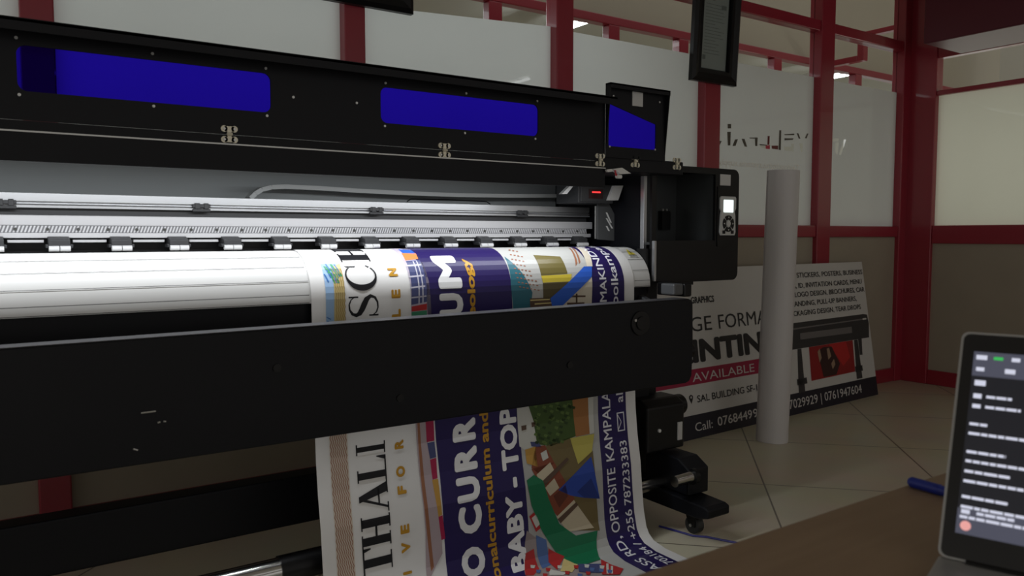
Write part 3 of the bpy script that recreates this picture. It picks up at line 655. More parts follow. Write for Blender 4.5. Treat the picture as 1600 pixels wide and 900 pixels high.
def bar_(x0, y0, x1, y1): return [(x0, y0), (x1, y0), (x1, y1), (x0, y1)]
def stroke(pts):
    """tapered stroke through (x, y, width) as quads"""
    out = []
    L = []; R = []
    for i, (x, y, wd) in enumerate(pts):
        a = pts[max(i-1, 0)]; c = pts[min(i+1, len(pts)-1)]; dx, dy = c[0]-a[0], c[1]-a[1]; n = math.hypot(dx, dy) or 1
        L.append((x-dy/n*wd/2, y+dx/n*wd/2)); R.append((x+dy/n*wd/2, y-dx/n*wd/2))
    for i in range(len(pts)-1): out.append([L[i], L[i+1], R[i+1], R[i]])
    return out
def serif(ch):
    th, hn, sf = 0.20, 0.055, 0.045
    foot = lambda x0, x1, y: bar_(x0, y, x1, y+sf)
    if ch == 'T': return [bar_(0.36, 0, 0.64, 1), foot(0.2, 0.8, 0), bar_(0, 1-hn, 1, 1), [(0, 0.72), (0.05, 0.72), (0.14, 1), (0, 1)], [(1, 0.72), (1, 1), (0.86, 1), (0.95, 0.72)]]
    if ch == 'H': return [bar_(0.09, 0, 0.35, 1), bar_(0.65, 0, 0.91, 1), bar_(0.3, 0.46, 0.7, 0.53)]+[foot(a, a+0.42, y) for a in (0.01, 0.57) for y in (0, 1-sf)]
    if ch == 'A': return [[(0.09, 0), (0.16, 0), (0.52, 0.95), (0.45, 1)], [(0.60, 0), (0.90, 0), (0.56, 1), (0.38, 1)], bar_(0.28, 0.3, 0.72, 0.355), foot(0, 0.28, 0), foot(0.55, 1, 0)]
    if ch == 'L': return [bar_(0.11, 0, 0.39, 1), foot(0.0, 0.5, 1-sf), bar_(0.0, 0, 0.95, 0.05), [(0.80, 0), (1, 0), (1, 0.32), (0.95, 0.32)]]
    if ch == 'I': return [bar_(0.32, 0, 0.68, 1), foot(0.08, 0.92, 0), foot(0.12, 0.88, 1-sf)]
    if ch == 'C':
        p = [(0.5+0.46*math.cos(math.radians(a)), 0.5+0.5*math.sin(math.radians(a)), 0.05+0.17*max(0, -math.cos(math.radians(a)))**1.5) for a in range(42, 320, 10)]
        return stroke(p)+[[(0.84, 0.62), (0.9, 0.62), (0.9, 1.0), (0.84, 0.9)], [(0.8, 0.18), (0.86, 0.14), (0.93, 0.24), (0.9, 0.28)]]
    if ch == 'S':
        c = [(0.84, 0.80), (0.74, 0.92), (0.56, 0.985), (0.36, 0.97), (0.2, 0.88), (0.15, 0.76), (0.2, 0.65), (0.36, 0.56), (0.56, 0.48), (0.76, 0.39), (0.86, 0.26), (0.8, 0.12), (0.62, 0.03), (0.42, 0.015), (0.24, 0.07), (0.13, 0.2)]
        wd = [0.03, 0.04, 0.05, 0.06, 0.1, 0.14, 0.17, 0.19, 0.2, 0.18, 0.14, 0.09, 0.06, 0.05, 0.045, 0.03]
        return stroke([(x, y, q) for (x, y), q in zip(c, wd)])+[bar_(0.8, 0.68, 0.86, 1.0), bar_(0.1, 0.0, 0.16, 0.32)]
    return []

MX0, MX1 = 0.80, 2.056
NAVY = (0.021, 0.013, 0.085); INKB = (0.012, 0.012, 0.014); GOLD = (0.52, 0.27, 0.025); PAPER = (0.72, 0.715, 0.70)
D = Decal()
# columns of the design
D.poly([(1.135, -0.08), (1.505, -0.08), (1.495, 0.3), (1.515, 0.7), (1.525, 1.1), (1.50, SMAX), (1.20, SMAX), (1.20, 0.9), (1.18, 0.45), (1.165, 0.2)], 'navy', NAVY)
D.poly([(1.86, -0.08), (2.006, -0.08), (2.006, 0.5), (2.008, SMAX), (1.84, SMAX), (1.865, 1.0), (1.87, 0.7), (1.845, 0.4), (1.85, 0.2)], 'navy', NAVY)
# picture column base
D.poly([(1.505, -0.08), (1.86, -0.08), (1.85, 0.2), (1.845, 0.4), (1.87, 0.7), (1.865, 1.0), (1.84, SMAX), (1.50, SMAX), (1.525, 1.1), (1.515, 0.7), (1.495, 0.3)], 'photo_grey', (0.42, 0.42, 0.40))
# left texture strip
D.poly([(0.845, 0.205), (0.905, 0.205), (0.895, 0.55), (0.84, 0.55)], 'sky_blue', (0.30, 0.46, 0.68))
D.poly([(0.872, 0.22), (0.905, 0.205), (0.895, 0.55), (0.862, 0.55)], 'sand', (0.55, 0.44, 0.20), 2)
rnd = random.Random(3)
for k in range(26):
    x = rnd.uniform(0.845, 0.89); t = rnd.uniform(0.205, 0.25)
    D.poly([(x, t), (x+0.004, t), (x+0.012, t+0.025), (x+0.008, t+0.027)], 'leaf_green' if k % 3 else 'deep_blue', (0.04, 0.28, 0.12) if k % 3 else (0.05, 0.16, 0.42), 3)
for k in range(16):
    x = 0.842+0.001*(k % 4); t = 0.37+k*0.011
    D.poly([(x, t), (x+0.004, t), (x+0.016, t+0.006), (x+0.014, t+0.009)], 'deep_blue', (0.05, 0.16, 0.42), 3)
def wavy(x, t0, t1, amp, step, wd, name, col, layer=3):
    t = t0; k = 0
    while t < t1:
        a = x+(amp if k % 2 else -amp); c = x+(-amp if k % 2 else amp)
        D.poly([(a, t), (a+wd, t), (c+wd, t+step), (c, t+step)], name, col, layer); t += step; k += 1
for j in range(5): wavy(0.874+0.0065*j, 0.225, 0.55, 0.0012, 0.009, 0.0022, 'ochre_line', (0.36, 0.25, 0.08))
D.rect(0.842, 0.898, 0.62, 1.45, 'cream_pink', (0.62, 0.55, 0.46), 1)
for j in range(8): wavy(0.845+0.0066*j, 0.68, 1.33, 0.0022, 0.0115, 0.0024, 'rust_line', (0.30, 0.13, 0.08))
# serif heading
for ch, ts, te in (('S', 0.382, 0.303), ('C', 0.292, 0.208), ('H', 0.200, 0.095)): D.strokes(serif(ch), 1.008, 0.095, ts, te, 'ink_black', INKB)
for ch, ts, te in (('I', 0.795, 0.752), ('L', 0.872, 0.798), ('A', 0.968, 0.868), ('H', 1.068, 0.972), ('T', 1.156, 1.066)): D.strokes(serif(ch), 1.018, 0.095, ts, te, 'ink_black', INKB)
for ch, ts, te in (('L', 0.385, 0.358), ('E', 0.325, 0.298), ('N', 0.257, 0.228)): D.text(ch, 1.082, 0.032, ts, te, 'gold', GOLD, 0.055)
for ch, ts, te in (('R', 0.790, 0.762), ('O', 0.876, 0.842), ('F', 0.928, 0.902), ('E', 1.048, 1.020), ('V', 1.106, 1.074), ('I', 1.172, 1.163)): D.text(ch, 1.080, 0.032, ts, te, 'gold', GOLD, 0.055)
# picture strip beside the navy
Z6 = lambda pts: [(460+x/2.961, 300+y/2.961) for x, y in pts]
D.poly([(1.115, 0.08), (1.175, 0.08), (1.19, 0.4), (1.195, 0.55), (1.12, 0.55), (1.118, 0.3)], 'strip_mauve', (0.45, 0.40, 0.48), 1)
D.pix(Z6([(478, 268), (540, 272), (560, 290), (500, 285)]), 'bright_blue', (0.028, 0.105, 0.50), 3)
D.pix(Z6([(495, 285), (560, 286), (572, 312), (512, 318)]), 'orange', (0.62, 0.20, 0.06), 3)
D.pix(Z6([(515, 322), (578, 316), (612, 508), (540, 522)]), 'slate', (0.06, 0.07, 0.17), 3)
for pts in ([(515, 340), (585, 335), (586, 341), (516, 347)], [(528, 390), (596, 384), (597, 391), (529, 397)], [(534, 440), (603, 432), (604, 439), (535, 447)], [(538, 486), (609, 478), (610, 484), (539, 493)],
            [(545, 322), (550, 322), (578, 518), (572, 519)], [(560, 320), (565, 320), (596, 516), (590, 516)]): D.pix(Z6(pts), 'strip_pale', (0.48, 0.47, 0.55), 4)
D.pix(Z6([(541, 530), (612, 516), (612, 545), (541, 553)]), 'red', (0.42, 0.03, 0.03), 3)
D.pix(Z6([(541, 555), (612, 547), (612, 580), (541, 582)]), 'strip_green', (0.05, 0.22, 0.12), 3)
Z3 = lambda pts: [(460+x/2.8125, 580+y/2.8125) for x, y in pts]
D.pix(Z3([(530, 205), (575, 200), (600, 420), (640, 620), (650, 800), (600, 900), (580, 900), (575, 700), (545, 420)]), 'mauve_pink', (0.42, 0.34, 0.36), 2)
D.pix(Z3([(538, 205), (548, 205), (575, 520), (612, 860), (600, 880), (560, 520)]), 'brown_line', (0.30, 0.13, 0.07), 3)
D.pix(Z3([(575, 218), (610, 205), (614, 305), (580, 312)]), 'crimson', (0.36, 0.02, 0.07), 3)
D.pix(Z3([(582, 315), (614, 308), (622, 378), (595, 385)]), 'slate', (0.06, 0.07, 0.17), 3)
D.pix(Z3([(595, 388), (622, 380), (628, 470), (606, 476)]), 'crimson', (0.36, 0.02, 0.07), 3)
D.pix(Z3([(604, 478), (630, 472), (648, 630), (632, 640)]), 'amber', (0.50, 0.28, 0.06), 3)
D.pix(Z3([(632, 640), (650, 632), (662, 735), (645, 742)]), 'crimson', (0.36, 0.02, 0.07), 3)
# big words on navy
for ch, ts, te in (('U', 0.392, 0.318), ('M', 0.303, 0.178)): D.text(ch, 1.305, 0.092, ts, te, 'white_ink', (0.80, 0.80, 0.80), 0.058)
for ch, ts, te in (('R', 0.800, 0.726), ('R', 0.895, 0.818), ('U', 0.995, 0.915), ('C', 1.098, 1.008), ('O', 1.235, 1.140)): D.text(ch, 1.342, 0.092, ts, te, 'white_ink', (0.80, 0.80, 0.80), 0.058)
D.text('eology', 1.352, 0.032, 0.402, 0.195, 'gold', GOLD, 0.04)
D.text('onalcurriculum and', 1.392, 0.036, 1.262, 0.716, 'gold', GOLD, 0.03)
D.text('BABY - TOP', 1.505, 0.072, 1.258, 0.712, 'white_ink', (0.80, 0.80, 0.80), 0.045)
# right navy wording
D.text('MAKINDYE', 1.918, 0.034, 0.376, 0.098, 'pale_ink', (0.74, 0.74, 0.78), 0.012)
D.text('oolkampala', 1.975, 0.036, 0.392, 0.085, 'pale_ink', (0.74, 0.74, 0.78), 0.012)
D.text('RD,', 1.925, 0.042, 1.335, 1.238, 'pale_ink', (0.74, 0.74, 0.78), 0.008)
D.text('OPPOSITE', 1.926, 0.042, 1.222, 0.988, 'pale_ink', (0.74, 0.74, 0.78), 0.008)
D.text('KAMPALA', 1.928, 0.042, 0.962, 0.705, 'pale_ink', (0.74, 0.74, 0.78), 0.008)
D.text('PASS', 1.925, 0.042, 1.500, 1.362, 'pale_ink', (0.74, 0.74, 0.78), 0.008)
D.text('+256 787233383', 1.995, 0.036, 1.262, 0.898, 'pale_ink', (0.74, 0.74, 0.78), 0.008)
D.text('702184 /', 1.992, 0.036, 1.455, 1.278, 'pale_ink', (0.74, 0.74, 0.78), 0.008)
D.text('aln', 1.992, 0.036, 0.755, 0.69, 'pale_ink', (0.74, 0.74, 0.78), 0.008)
for q in ([(1.958, 0.862), (1.962, 0.862), (1.962, 0.792), (1.958, 0.792)], [(1.99, 0.862), (1.994, 0.862), (1.994, 0.792), (1.99, 0.792)], [(1.958, 0.792), (1.994, 0.792), (1.994, 0.796), (1.958, 0.796)], [(1.958, 0.858), (1.994, 0.858), (1.994, 0.862), (1.958, 0.862)],
          [(1.960, 0.860), (1.960, 0.855), (1.978, 0.825), (1.978, 0.831)], [(1.960, 0.794), (1.978, 0.825), (1.978, 0.831), (1.960, 0.799)]): D.poly(q, 'pale_ink', (0.74, 0.74, 0.78), 3)
# picture on the apron
D.pix(Z6([(970, 300), (1060, 385), (1100, 465), (1092, 545), (1012, 552), (1000, 430)]), 'teal', (0.03, 0.13, 0.17))
D.pix(Z6([(930, 255), (1105, 255), (1150, 488), (1098, 470), (1050, 362), (985, 300)]), 'cream', (0.62, 0.56, 0.45))
for j in range(7):
    for k in range(9): 
        u0, v0 = 990+j*17+k*6.0, 268+k*21+j*3
        if u0 < 1040+k*12: D.pix(Z6([(u0, v0), (u0+9, v0+1), (u0+10, v0+6), (u0+1, v0+5)]), 'rust_line', (0.30, 0.13, 0.08), 3)
D.pix(Z6([(1100, 256), (1300, 256), (1350, 340), (1275, 415), (1145, 420)]), 'straw', (0.58, 0.47, 0.20))
D.pix(Z6([(1104, 294), (1228, 300), (1262, 378), (1140, 386)]), 'olive', (0.14, 0.115, 0.035), 3)
D.pix(Z6([(1140, 388), (1282, 380), (1276, 414), (1148, 420)]), 'yellow', (0.58, 0.46, 0.05), 3)
D.pix(Z6([(1148, 422), (1270, 415), (1205, 478), (1185, 500), (1150, 490)]), 'dark_olive', (0.09, 0.07, 0.03), 3)
D.pix(Z6([(1180, 252), (1206, 254), (1214, 276), (1184, 277)]), 'red', (0.42, 0.03, 0.03), 4)
D.pix(Z6([(1270, 262), (1276, 262), (1308, 330), (1300, 345)]), 'brown_line', (0.30, 0.13, 0.07), 4)
D.pix(Z6([(1284, 262), (1290, 262), (1322, 325), (1315, 335)]), 'brown_line', (0.30, 0.13, 0.07), 4)
D.pix(Z6([(1300, 258), (1345, 262), (1378, 345), (1352, 345)]), 'cream', (0.62, 0.56, 0.45), 3)
D.pix(Z6([(1182, 492), (1338, 346), (1374, 346), (1374, 392), (1232, 532), (1192, 536)]), 'bright_blue', (0.028, 0.105, 0.50), 5)
D.pix(Z6([(1232, 532), (1374, 392), (1374, 520)]), 'cream', (0.62, 0.56, 0.45), 3)
D.pix(Z6([(1088, 492), (1186, 488), (1192, 536), (1090, 545)]), 'umber', (0.10, 0.06, 0.04), 3)
for pts in ([(1260, 478), (1345, 478), (1345, 486), (1260, 488)], [(1260, 512), (1340, 510), (1340, 518), (1260, 522)], [(1300, 470), (1308, 470), (1308, 530), (1300, 530)]): D.pix(Z6(pts), 'umber', (0.10, 0.06, 0.04), 4)
for pts in ([(1090, 498), (1180, 494), (1180, 499), (1090, 504)], [(1110, 515), (1190, 510), (1190, 515), (1110, 521)]): D.pix(Z6(pts), 'straw', (0.58, 0.47, 0.20), 4)
# picture on the hanging part
Z4 = lambda pts: [(780+x/2.8125, 580+y/2.8125) for x, y in pts]
def h(pts, name, col, layer=2): D.pix(Z4(pts), name, col, layer)
h([(75, 135), (160, 120), (165, 330), (110, 345), (88, 330)], 'pale_wall', (0.55, 0.55, 0.50))
h([(95, 240), (118, 236), (118, 256), (97, 262)], 'umber', (0.10, 0.06, 0.04), 4); h([(140, 225), (158, 222), (158, 240), (142, 246)], 'umber', (0.10, 0.06, 0.04), 4); h([(135, 310), (170, 310), (185, 335), (140, 330)], 'slate', (0.06, 0.07, 0.17), 4)
h([(120, 130), (335, 95), (335, 285), (225, 330), (165, 320), (150, 220)], 'foliage', (0.05, 0.09, 0.02), 3)
rr = random.Random(9)
for k in range(60):
    x = rr.uniform(150, 320); y = rr.uniform(130, 310); h([(x, y), (x+14, y+4), (x+10, y+16), (x-4, y+10)], ('leaf_light', 'leaf_dark')[k % 2], ((0.10, 0.16, 0.04), (0.025, 0.05, 0.012))[k % 2], 4)
h([(318, 100), (390, 90), (396, 275), (335, 288)], 'terracotta', (0.34, 0.15, 0.05), 4)
h([(388, 88), (412, 85), (416, 270), (396, 276)], 'pale_wall', (0.55, 0.55, 0.50), 4)
h([(200, 330), (312, 290), (410, 350), (440, 700), (330, 700), (180, 470)], 'olive_ground', (0.16, 0.12, 0.05), 3)
h([(310, 294), (416, 275), (406, 352), (345, 408)], 'lemon', (0.50, 0.44, 0.10), 5)
h([(258, 522), (402, 375), (440, 560), (372, 556), (312, 546)], 'royal_blue', (0.03, 0.07, 0.36), 5)
h([(340, 530), (402, 470), (440, 560), (372, 556)], 'navy_blue', (0.02, 0.04, 0.20), 6)
h([(112, 345), (158, 330), (168, 420), (120, 405)], 'amber', (0.50, 0.28, 0.06), 4)
h([(158, 332), (200, 325), (240, 400), (180, 455), (140, 425)], 'brick', (0.22, 0.06, 0.03), 4)
h([(180, 360), (205, 345), (215, 380), (190, 395)], 'pale_wall', (0.55, 0.55, 0.50), 5)
h([(140, 430), (240, 400), (330, 560), (300, 690), (240, 620)], 'brick', (0.22, 0.06, 0.03), 4)
h([(162, 455), (222, 400), (246, 448), (190, 510)], 'cream_wall', (0.55, 0.48, 0.34), 5)
h([(200, 512), (240, 470), (262, 512), (222, 548)], 'cream_wall', (0.55, 0.48, 0.34), 5)
h([(250, 640), (326, 565), (415, 688), (300, 705)], 'cream_wall', (0.55, 0.48, 0.34), 5)
h([(236, 548), (290, 500), (300, 548), (262, 600)], 'brick_dark', (0.12, 0.035, 0.02), 5)
h([(180, 490), (296, 378), (304, 388), (196, 506)], 'umber', (0.10, 0.06, 0.04), 6); h([(255, 650), (335, 575), (345, 588), (268, 668)], 'umber', (0.10, 0.06, 0.04), 6)
h([(118, 480), (150, 455), (190, 480), (215, 560), (262, 670), (335, 722), (430, 700), (445, 830), (380, 852), (320, 848), (250, 800), (180, 690), (140, 590)], 'slide_green', (0.012, 0.16, 0.07), 7)
h([(130, 638), (160, 612), (190, 680), (160, 706)], 'red', (0.42, 0.03, 0.03), 6); h([(140, 645), (160, 628), (176, 672), (160, 688)], 'pale_wall', (0.55, 0.55, 0.50), 7)
h([(120, 700), (250, 800), (330, 850), (550, 870), (530, 900), (115, 900)], 'kids_base', (0.30, 0.25, 0.24), 3)
h([(115, 800), (150, 780), (175, 870), (150, 900), (115, 900)], 'red', (0.42, 0.03, 0.03), 5); h([(160, 720), (205, 740), (230, 850), (190, 870), (165, 800)], 'steel_blue', (0.08, 0.14, 0.32), 5)
h([(215, 780), (285, 815), (255, 875), (215, 840)], 'red', (0.42, 0.03, 0.03), 8); h([(282, 825), (345, 852), (320, 888), (268, 882)], 'straw', (0.58, 0.47, 0.20), 8)
h([(345, 850), (450, 850), (445, 890), (350, 885)], 'slate', (0.06, 0.07, 0.17), 8); h([(446, 830), (545, 872), (530, 898), (452, 898)], 'red', (0.42, 0.03, 0.03), 9)
h([(220, 870), (300, 890), (280, 900), (220, 900)], 'pale_wall', (0.55, 0.55, 0.50), 8)
for k in range(14):
    x = rr.uniform(130, 480); y = rr.uniform(850, 895); h([(x, y), (x+22, y+2), (x+18, y+16), (x+2, y+14)], ('red', 'steel_blue', 'pale_wall')[k % 3], ((0.42, 0.03, 0.03), (0.08, 0.14, 0.32), (0.55, 0.55, 0.50))[k % 3], 10)
h([(470, 850), (480, 850), (482, 895), (472, 895)], 'pale_wall', (0.55, 0.55, 0.50), 10); h([(490, 860), (500, 862), (500, 895), (490, 895)], 'pale_wall', (0.55, 0.55, 0.50), 10)

BN = thing('printed_banner', (1.43, 2.1, 0), 'long white vinyl banner with navy panels and sideways lettering hanging out of the printer', 'banner')
b = MB(); n = len(PATH)
tp = [[Vector((x, *PATH[i])) for x in (MX0, MX1)] for i in range(n)]
for i in range(n-1):
    A0, B0 = on_apron(MX0, SS[i], 0.0006), on_apron(MX1, SS[i], 0.0006); A1, B1 = on_apron(MX0, SS[i+1], 0.0006), on_apron(MX1, SS[i+1], 0.0006)
    b.face([A0, B0, B1, A1])
b.build('sheet', mat('white_vinyl', PAPER, 0.33, noise=0.02, nscale=8), BN, smooth=True)
o = D.mb.build('printed_artwork', D.mats, BN); o['label'] = 'printed words and pictures'

# ------------------------------------------------------------------ promotional board leaning on the partition
BRc = Vector((5.37, 3.15, 0.0)); TRc = Vector((5.43, 3.345, 0.957))
BU = Vector((2.115, 0.12, 0)).normalized(); BV = (TRc-BRc); BH = BV.length; BV = BV.normalized(); BNn = BU.cross(BV).normalized()
if BNn.y > 0: BNn = -BNn
AL = -2.62
BD = thing('promotional_board', (4.1, 3.1, 0), 'white promotional board with black and crimson bands leaning against the partition', 'sign')
def bp(a, q, off=0.0): return BRc+BU*a+BV*q+BNn*off
b = MB(); b.prism([bp(AL, 0), bp(0.02, 0), bp(0.02, BH), bp(AL, BH)], [bp(AL, 0, -0.006), bp(0.02, 0, -0.006), bp(0.02, BH, -0.006), bp(AL, BH, -0.006)])
b.build('panel', mat('board_white', (0.60, 0.59, 0.57), 0.45), BD)
names = []; bm_ = []
b = MB()
def bm_use(n, c):
    if n not in names: names.append(n); bm_.append(mat('board_'+n, c, 0.45))
    b.mi = names.index(n)
def bpoly(pts, n, c, off=0.001): bm_use(n, c); b.face([bp(x, y, off) for x, y in pts])
def btext(s, x0, x1, y0, cap, n, c, bold=0.0, off=0.0022):
    bm_use(n, c)
    for g_, (vs, fs) in enumerate(text_tris(s, bold)):
        P = [bp(x0+(x1-x0)*x, y0+cap*y, off+0.00005*g_) for x, y in vs]
        for f in fs: b.face([P[i] for i in f])
K = (0.015, 0.015, 0.017); WH = (0.62, 0.62, 0.62); DN = (0.012, 0.012, 0.022); CR = (0.33, 0.012, 0.055)
bpoly([(AL, 0.0), (0.02, 0.0), (0.02, 0.133), (AL, 0.133)], 'night', DN)
bpoly([(AL, 0.302), (-1.33, 0.302), (-1.33, 0.39), (AL, 0.39)], 'crimson', CR)
btext('GRAPHICS', -1.955, -1.741, 0.769, 0.042, 'black', K, 0.03)
btext('LARGE', -2.27, -1.785, 0.605, 0.09, 'black', K); btext('FORMAT', -1.72, -1.15, 0.605, 0.09, 'black', K)
btext('PRINTING', -2.276, -1.108, 0.424, 0.143, 'black', K, 0.05)
btext('AVAILABLE', -2.005, -1.415, 0.318, 0.052, 'white', WH)
btext('SAL BUILDING SF-14', -1.98, -1.36, 0.199, 0.042, 'black', K, 0.01)
bpoly([(-2.031, 0.197), (-2.014, 0.228), (-2.014, 0.242), (-2.031, 0.25), (-2.048, 0.242), (-2.048, 0.228)], 'black', K)
bpoly([(-2.031+0.007*math.cos(q*math.pi/4), 0.234+0.007*math.sin(q*math.pi/4)) for q in range(8)], 'white', WH, 0.002)
btext('Call:', -2.02, -1.865, 0.04, 0.05, 'white', WH)
btext('0768449', -1.818, -1.485, 0.042, 0.054, 'white', WH, 0.01); btext('9', -1.475, -1.428, 0.042, 0.054, 'white', WH, 0.01)
btext('7029929 | 0761947604', -1.092, -0.20, 0.042, 0.06, 'white', WH, 0.005)
for s, x0, x1, y0 in (('S, STICKERS, POSTERS, BUSINESS', -0.905, 0.005, 0.886), ('DS, ID, INVITATION CARDS, MENU', -0.94, -0.02, 0.816), ('S, LOGO DESIGN, BROCHURES, CAR', -0.95, 0.005, 0.756), ('BRANDING, PULL-UP BANNERS,', -0.975, -0.12, 0.694), ('PACKAGING DESIGN, TEAR DROPS', -1.0, -0.075, 0.631)):
    btext(s, x0, x1, y0, 0.036, 'black', K, 0.012)
PG = (0.035, 0.034, 0.036)
bpoly([(-1.2, 0.56), (-1.0, 0.586), (-0.05, 0.592), (0.0, 0.585), (0.012, 0.52), (-0.01, 0.418), (-1.2, 0.413)], 'machine', PG)
bpoly([(-1.2, 0.55), (0.0, 0.56), (0.0, 0.552), (-1.2, 0.54)], 'machine_light', (0.16, 0.15, 0.15), 0.0016)
bpoly([(-0.885, 0.472), (-0.235, 0.468), (-0.23, 0.512), (-0.88, 0.514)], 'machine_light', (0.16, 0.15, 0.15), 0.0016)
bpoly([(-0.07, 0.55), (-0.02, 0.55), (-0.02, 0.562), (-0.07, 0.562)], 'white', WH, 0.002)
bpoly([(-0.795, 0.414), (-0.238, 0.416), (-0.255, 0.195), (-0.808, 0.191)], 'red', (0.30, 0.012, 0.014), 0.0014)
bpoly([(-0.55, 0.414), (-0.33, 0.416), (-0.30, 0.30), (-0.40, 0.25)], 'bright_red', (0.50, 0.02, 0.02), 0.0018)
bpoly([(-0.70, 0.38), (-0.62, 0.40), (-0.52, 0.395), (-0.44, 0.27), (-0.50, 0.20), (-0.66, 0.20)], 'dark_figure', (0.04, 0.012, 0.012), 0.0022)
bpoly([(-0.585, 0.385), (-0.555, 0.39), (-0.54, 0.33), (-0.58, 0.31)], 'skin_tone', (0.36, 0.24, 0.16), 0.0026); bpoly([(-0.70, 0.375), (-0.67, 0.395), (-0.66, 0.33), (-0.69, 0.30)], 'skin_tone', (0.36, 0.24, 0.16), 0.0026); bpoly([(-0.55, 0.28), (-0.51, 0.31), (-0.50, 0.27), (-0.54, 0.24)], 'skin_tone', (0.36, 0.24, 0.16), 0.0026)
for pts in ([(-0.93, 0.413), (-0.885, 0.413), (-0.895, 0.13), (-0.97, 0.128)], [(-0.22, 0.416), (-0.172, 0.416), (-0.168, 0.14), (-0.245, 0.141)], [(-0.165, 0.417), (-0.114, 0.419), (-0.13, 0.302), (-0.167, 0.304)], [(-0.975, 0.22), (-0.86, 0.22), (-0.86, 0.18), (-0.975, 0.18)], [(-0.25, 0.23), (-0.15, 0.23), (-0.15, 0.19), (-0.25, 0.19)]): bpoly(pts, 'machine', PG, 0.0018)
b.build('printed_face', bm_, BD)

# ------------------------------------------------------------------ roll of white media standing on end
R0 = Vector((3.68, 2.77, 0)); R1 = Vector((3.712, 2.757, 1.507)); rr_ = 0.0875
ax = (R1-R0).normalized(); ua = ax.cross(Vector((0, 1, 0))).normalized(); va = ax.cross(ua)
b = MB(); pts = []
turns, nn = 2.0, 72
for i in range(nn+1):
    a = math.radians(-32)-2*math.pi*turns*i/nn; r = rr_-0.0015*i/nn*turns; pts.append((r*math.cos(a), r*math.sin(a)))
def rl(x, y, t): return R0+(R1-R0)*t+ua*x+va*y
for (x0, y0), (x1, y1) in zip(pts, pts[1:]):
    b.face([rl(x0, y0, 0), rl(x1, y1, 0), rl(x1, y1, 1), rl(x0, y0, 1)])
RL = thing('paper_roll', tuple(R0), 'tall roll of white print media standing on end in front of the promotional board', 'paper roll')
b.build('wound_sheet', mat('roll_paper', (0.60, 0.58, 0.58), 0.45), RL, smooth=True)
b = MB(); b.prism([rl(0.078*math.cos(q*math.pi/12), 0.078*math.sin(q*math.pi/12), 0.004) for q in range(24)], [rl(0.078*math.cos(q*math.pi/12), 0.078*math.sin(q*math.pi/12), 0.996) for q in range(24)])
b.build('core', mat('roll_core', (0.42, 0.40, 0.38), 0.6), RL)

# ------------------------------------------------------------------ framed pictures on the posts
def framed(x0, x1, z0, z1, y, tilt, fw, label, blank=False):
    t = thing('picture_frame', ((x0+x1)/2, y, z0), label, 'picture frame')
    fn = lambda x, z, q: (x, y-math.sin(tilt)*(z-z0)+q, z0+(z-z0)*math.cos(tilt))
    b = MB()
    hole = [(x0+fw, z0+fw), (x1-fw, z0+fw), (x1-fw, z1-fw), (x0+fw, z1-fw)]
    b.plate([(x0, z0), (x1, z0), (x1, z1), (x0, z1)], [hole], fn, -0.028, 0.0)
    for e in ((0, 1), (1, 2), (2, 3), (3, 0)):
        oc = [(x0, z0), (x1, z0), (x1, z1), (x0, z1)]; mid = [(x0+0.02, z0+0.02), (x1-0.02, z0+0.02), (x1-0.02, z1-0.02), (x0+0.02, z1-0.02)]
        b.face([fn(*oc[e[0]], -0.028), fn(*oc[e[1]], -0.028), fn(*mid[e[1]], -0.04), fn(*mid[e[0]], -0.04)])
        b.face([fn(*mid[e[0]], -0.04), fn(*mid[e[1]], -0.04), fn(*hole[e[1]], -0.02), fn(*hole[e[0]], -0.02)])
    b.build('frame', BLKP, t)
    b = MB(); b.plate([(x0+0.01, z0+0.01), (x1-0.01, z0+0.01), (x1-0.01, z1-0.01), (x0+0.01, z1-0.01)], [], fn, 0.0, 0.006); b.build('backing', DKG, t)
    m_ = fw+0.012
    b = MB(); b.plate([(x0+m_, z0+m_), (x1-m_, z0+m_), (x1-m_, z1-m_), (x0+m_, z1-m_)], [], fn, -0.004, -0.001); pg = b.build('certificate', mat('certificate_paper', (0.33, 0.345, 0.34), 0.5), t)
    b = MB(); r2 = random.Random(5)
    W, Hh = x1-x0-2*m_, z1-z0-2*m_
    L_ = lambda a0, a1, c0, c1: b.face([fn(x0+m_+W*p, z0+m_+Hh*q, -0.0048) for p, q in ((a0, c0), (a1, c0), (a1, c1), (a0, c1))])
    for k in range(16):
        q = 0.9-0.045*k-0.02; L_(0.12, r2.uniform(0.5, 0.9), q, q+0.008)
    L_(0.72, 0.92, 0.84, 0.9); L_(0.08, 0.2, 0.12, 0.18)
    b.build('print', mat('certificate_ink', (0.17, 0.18, 0.18), 0.5), pg)
    b = MB(); b.plate([(x0+fw*0.8, z0+fw*0.8), (x1-fw*0.8, z0+fw*0.8), (x1-fw*0.8, z1-fw*0.8), (x0+fw*0.8, z1-fw*0.8)], [], fn, -0.012, -0.010); b.build('glazing', GLASS, t)
    return t, fn
FRt, FRf = framed(3.60, 4.005, 2.085, 2.69, YW-0.035, math.radians(3.0), 0.075, 'black framed certificate hung on the red post left of the mirrored lettering')
b = MB(); c = Vector(FRf(3.80, 2.60, -0.022))
b.box(c.x-0.045, c.x-0.03, c.y-0.006, c.y+0.004, c.z-0.03, c.z+0.04); b.box(c.x-0.005, c.x+0.012, c.y-0.006, c.y+0.004, c.z-0.005, c.z+0.04); b.box(c.x-0.045, c.x+0.02, c.y-0.012, c.y+0.002, c.z+0.02, c.z+0.05)
b.build('clip', CHROME, FRt, bevel=0.002)
framed(1.20, 1.738, 2.176, 2.68, YW-0.035, 0.0, 0.09, 'black framed picture at the top edge, above the second blue window of the printer lid')

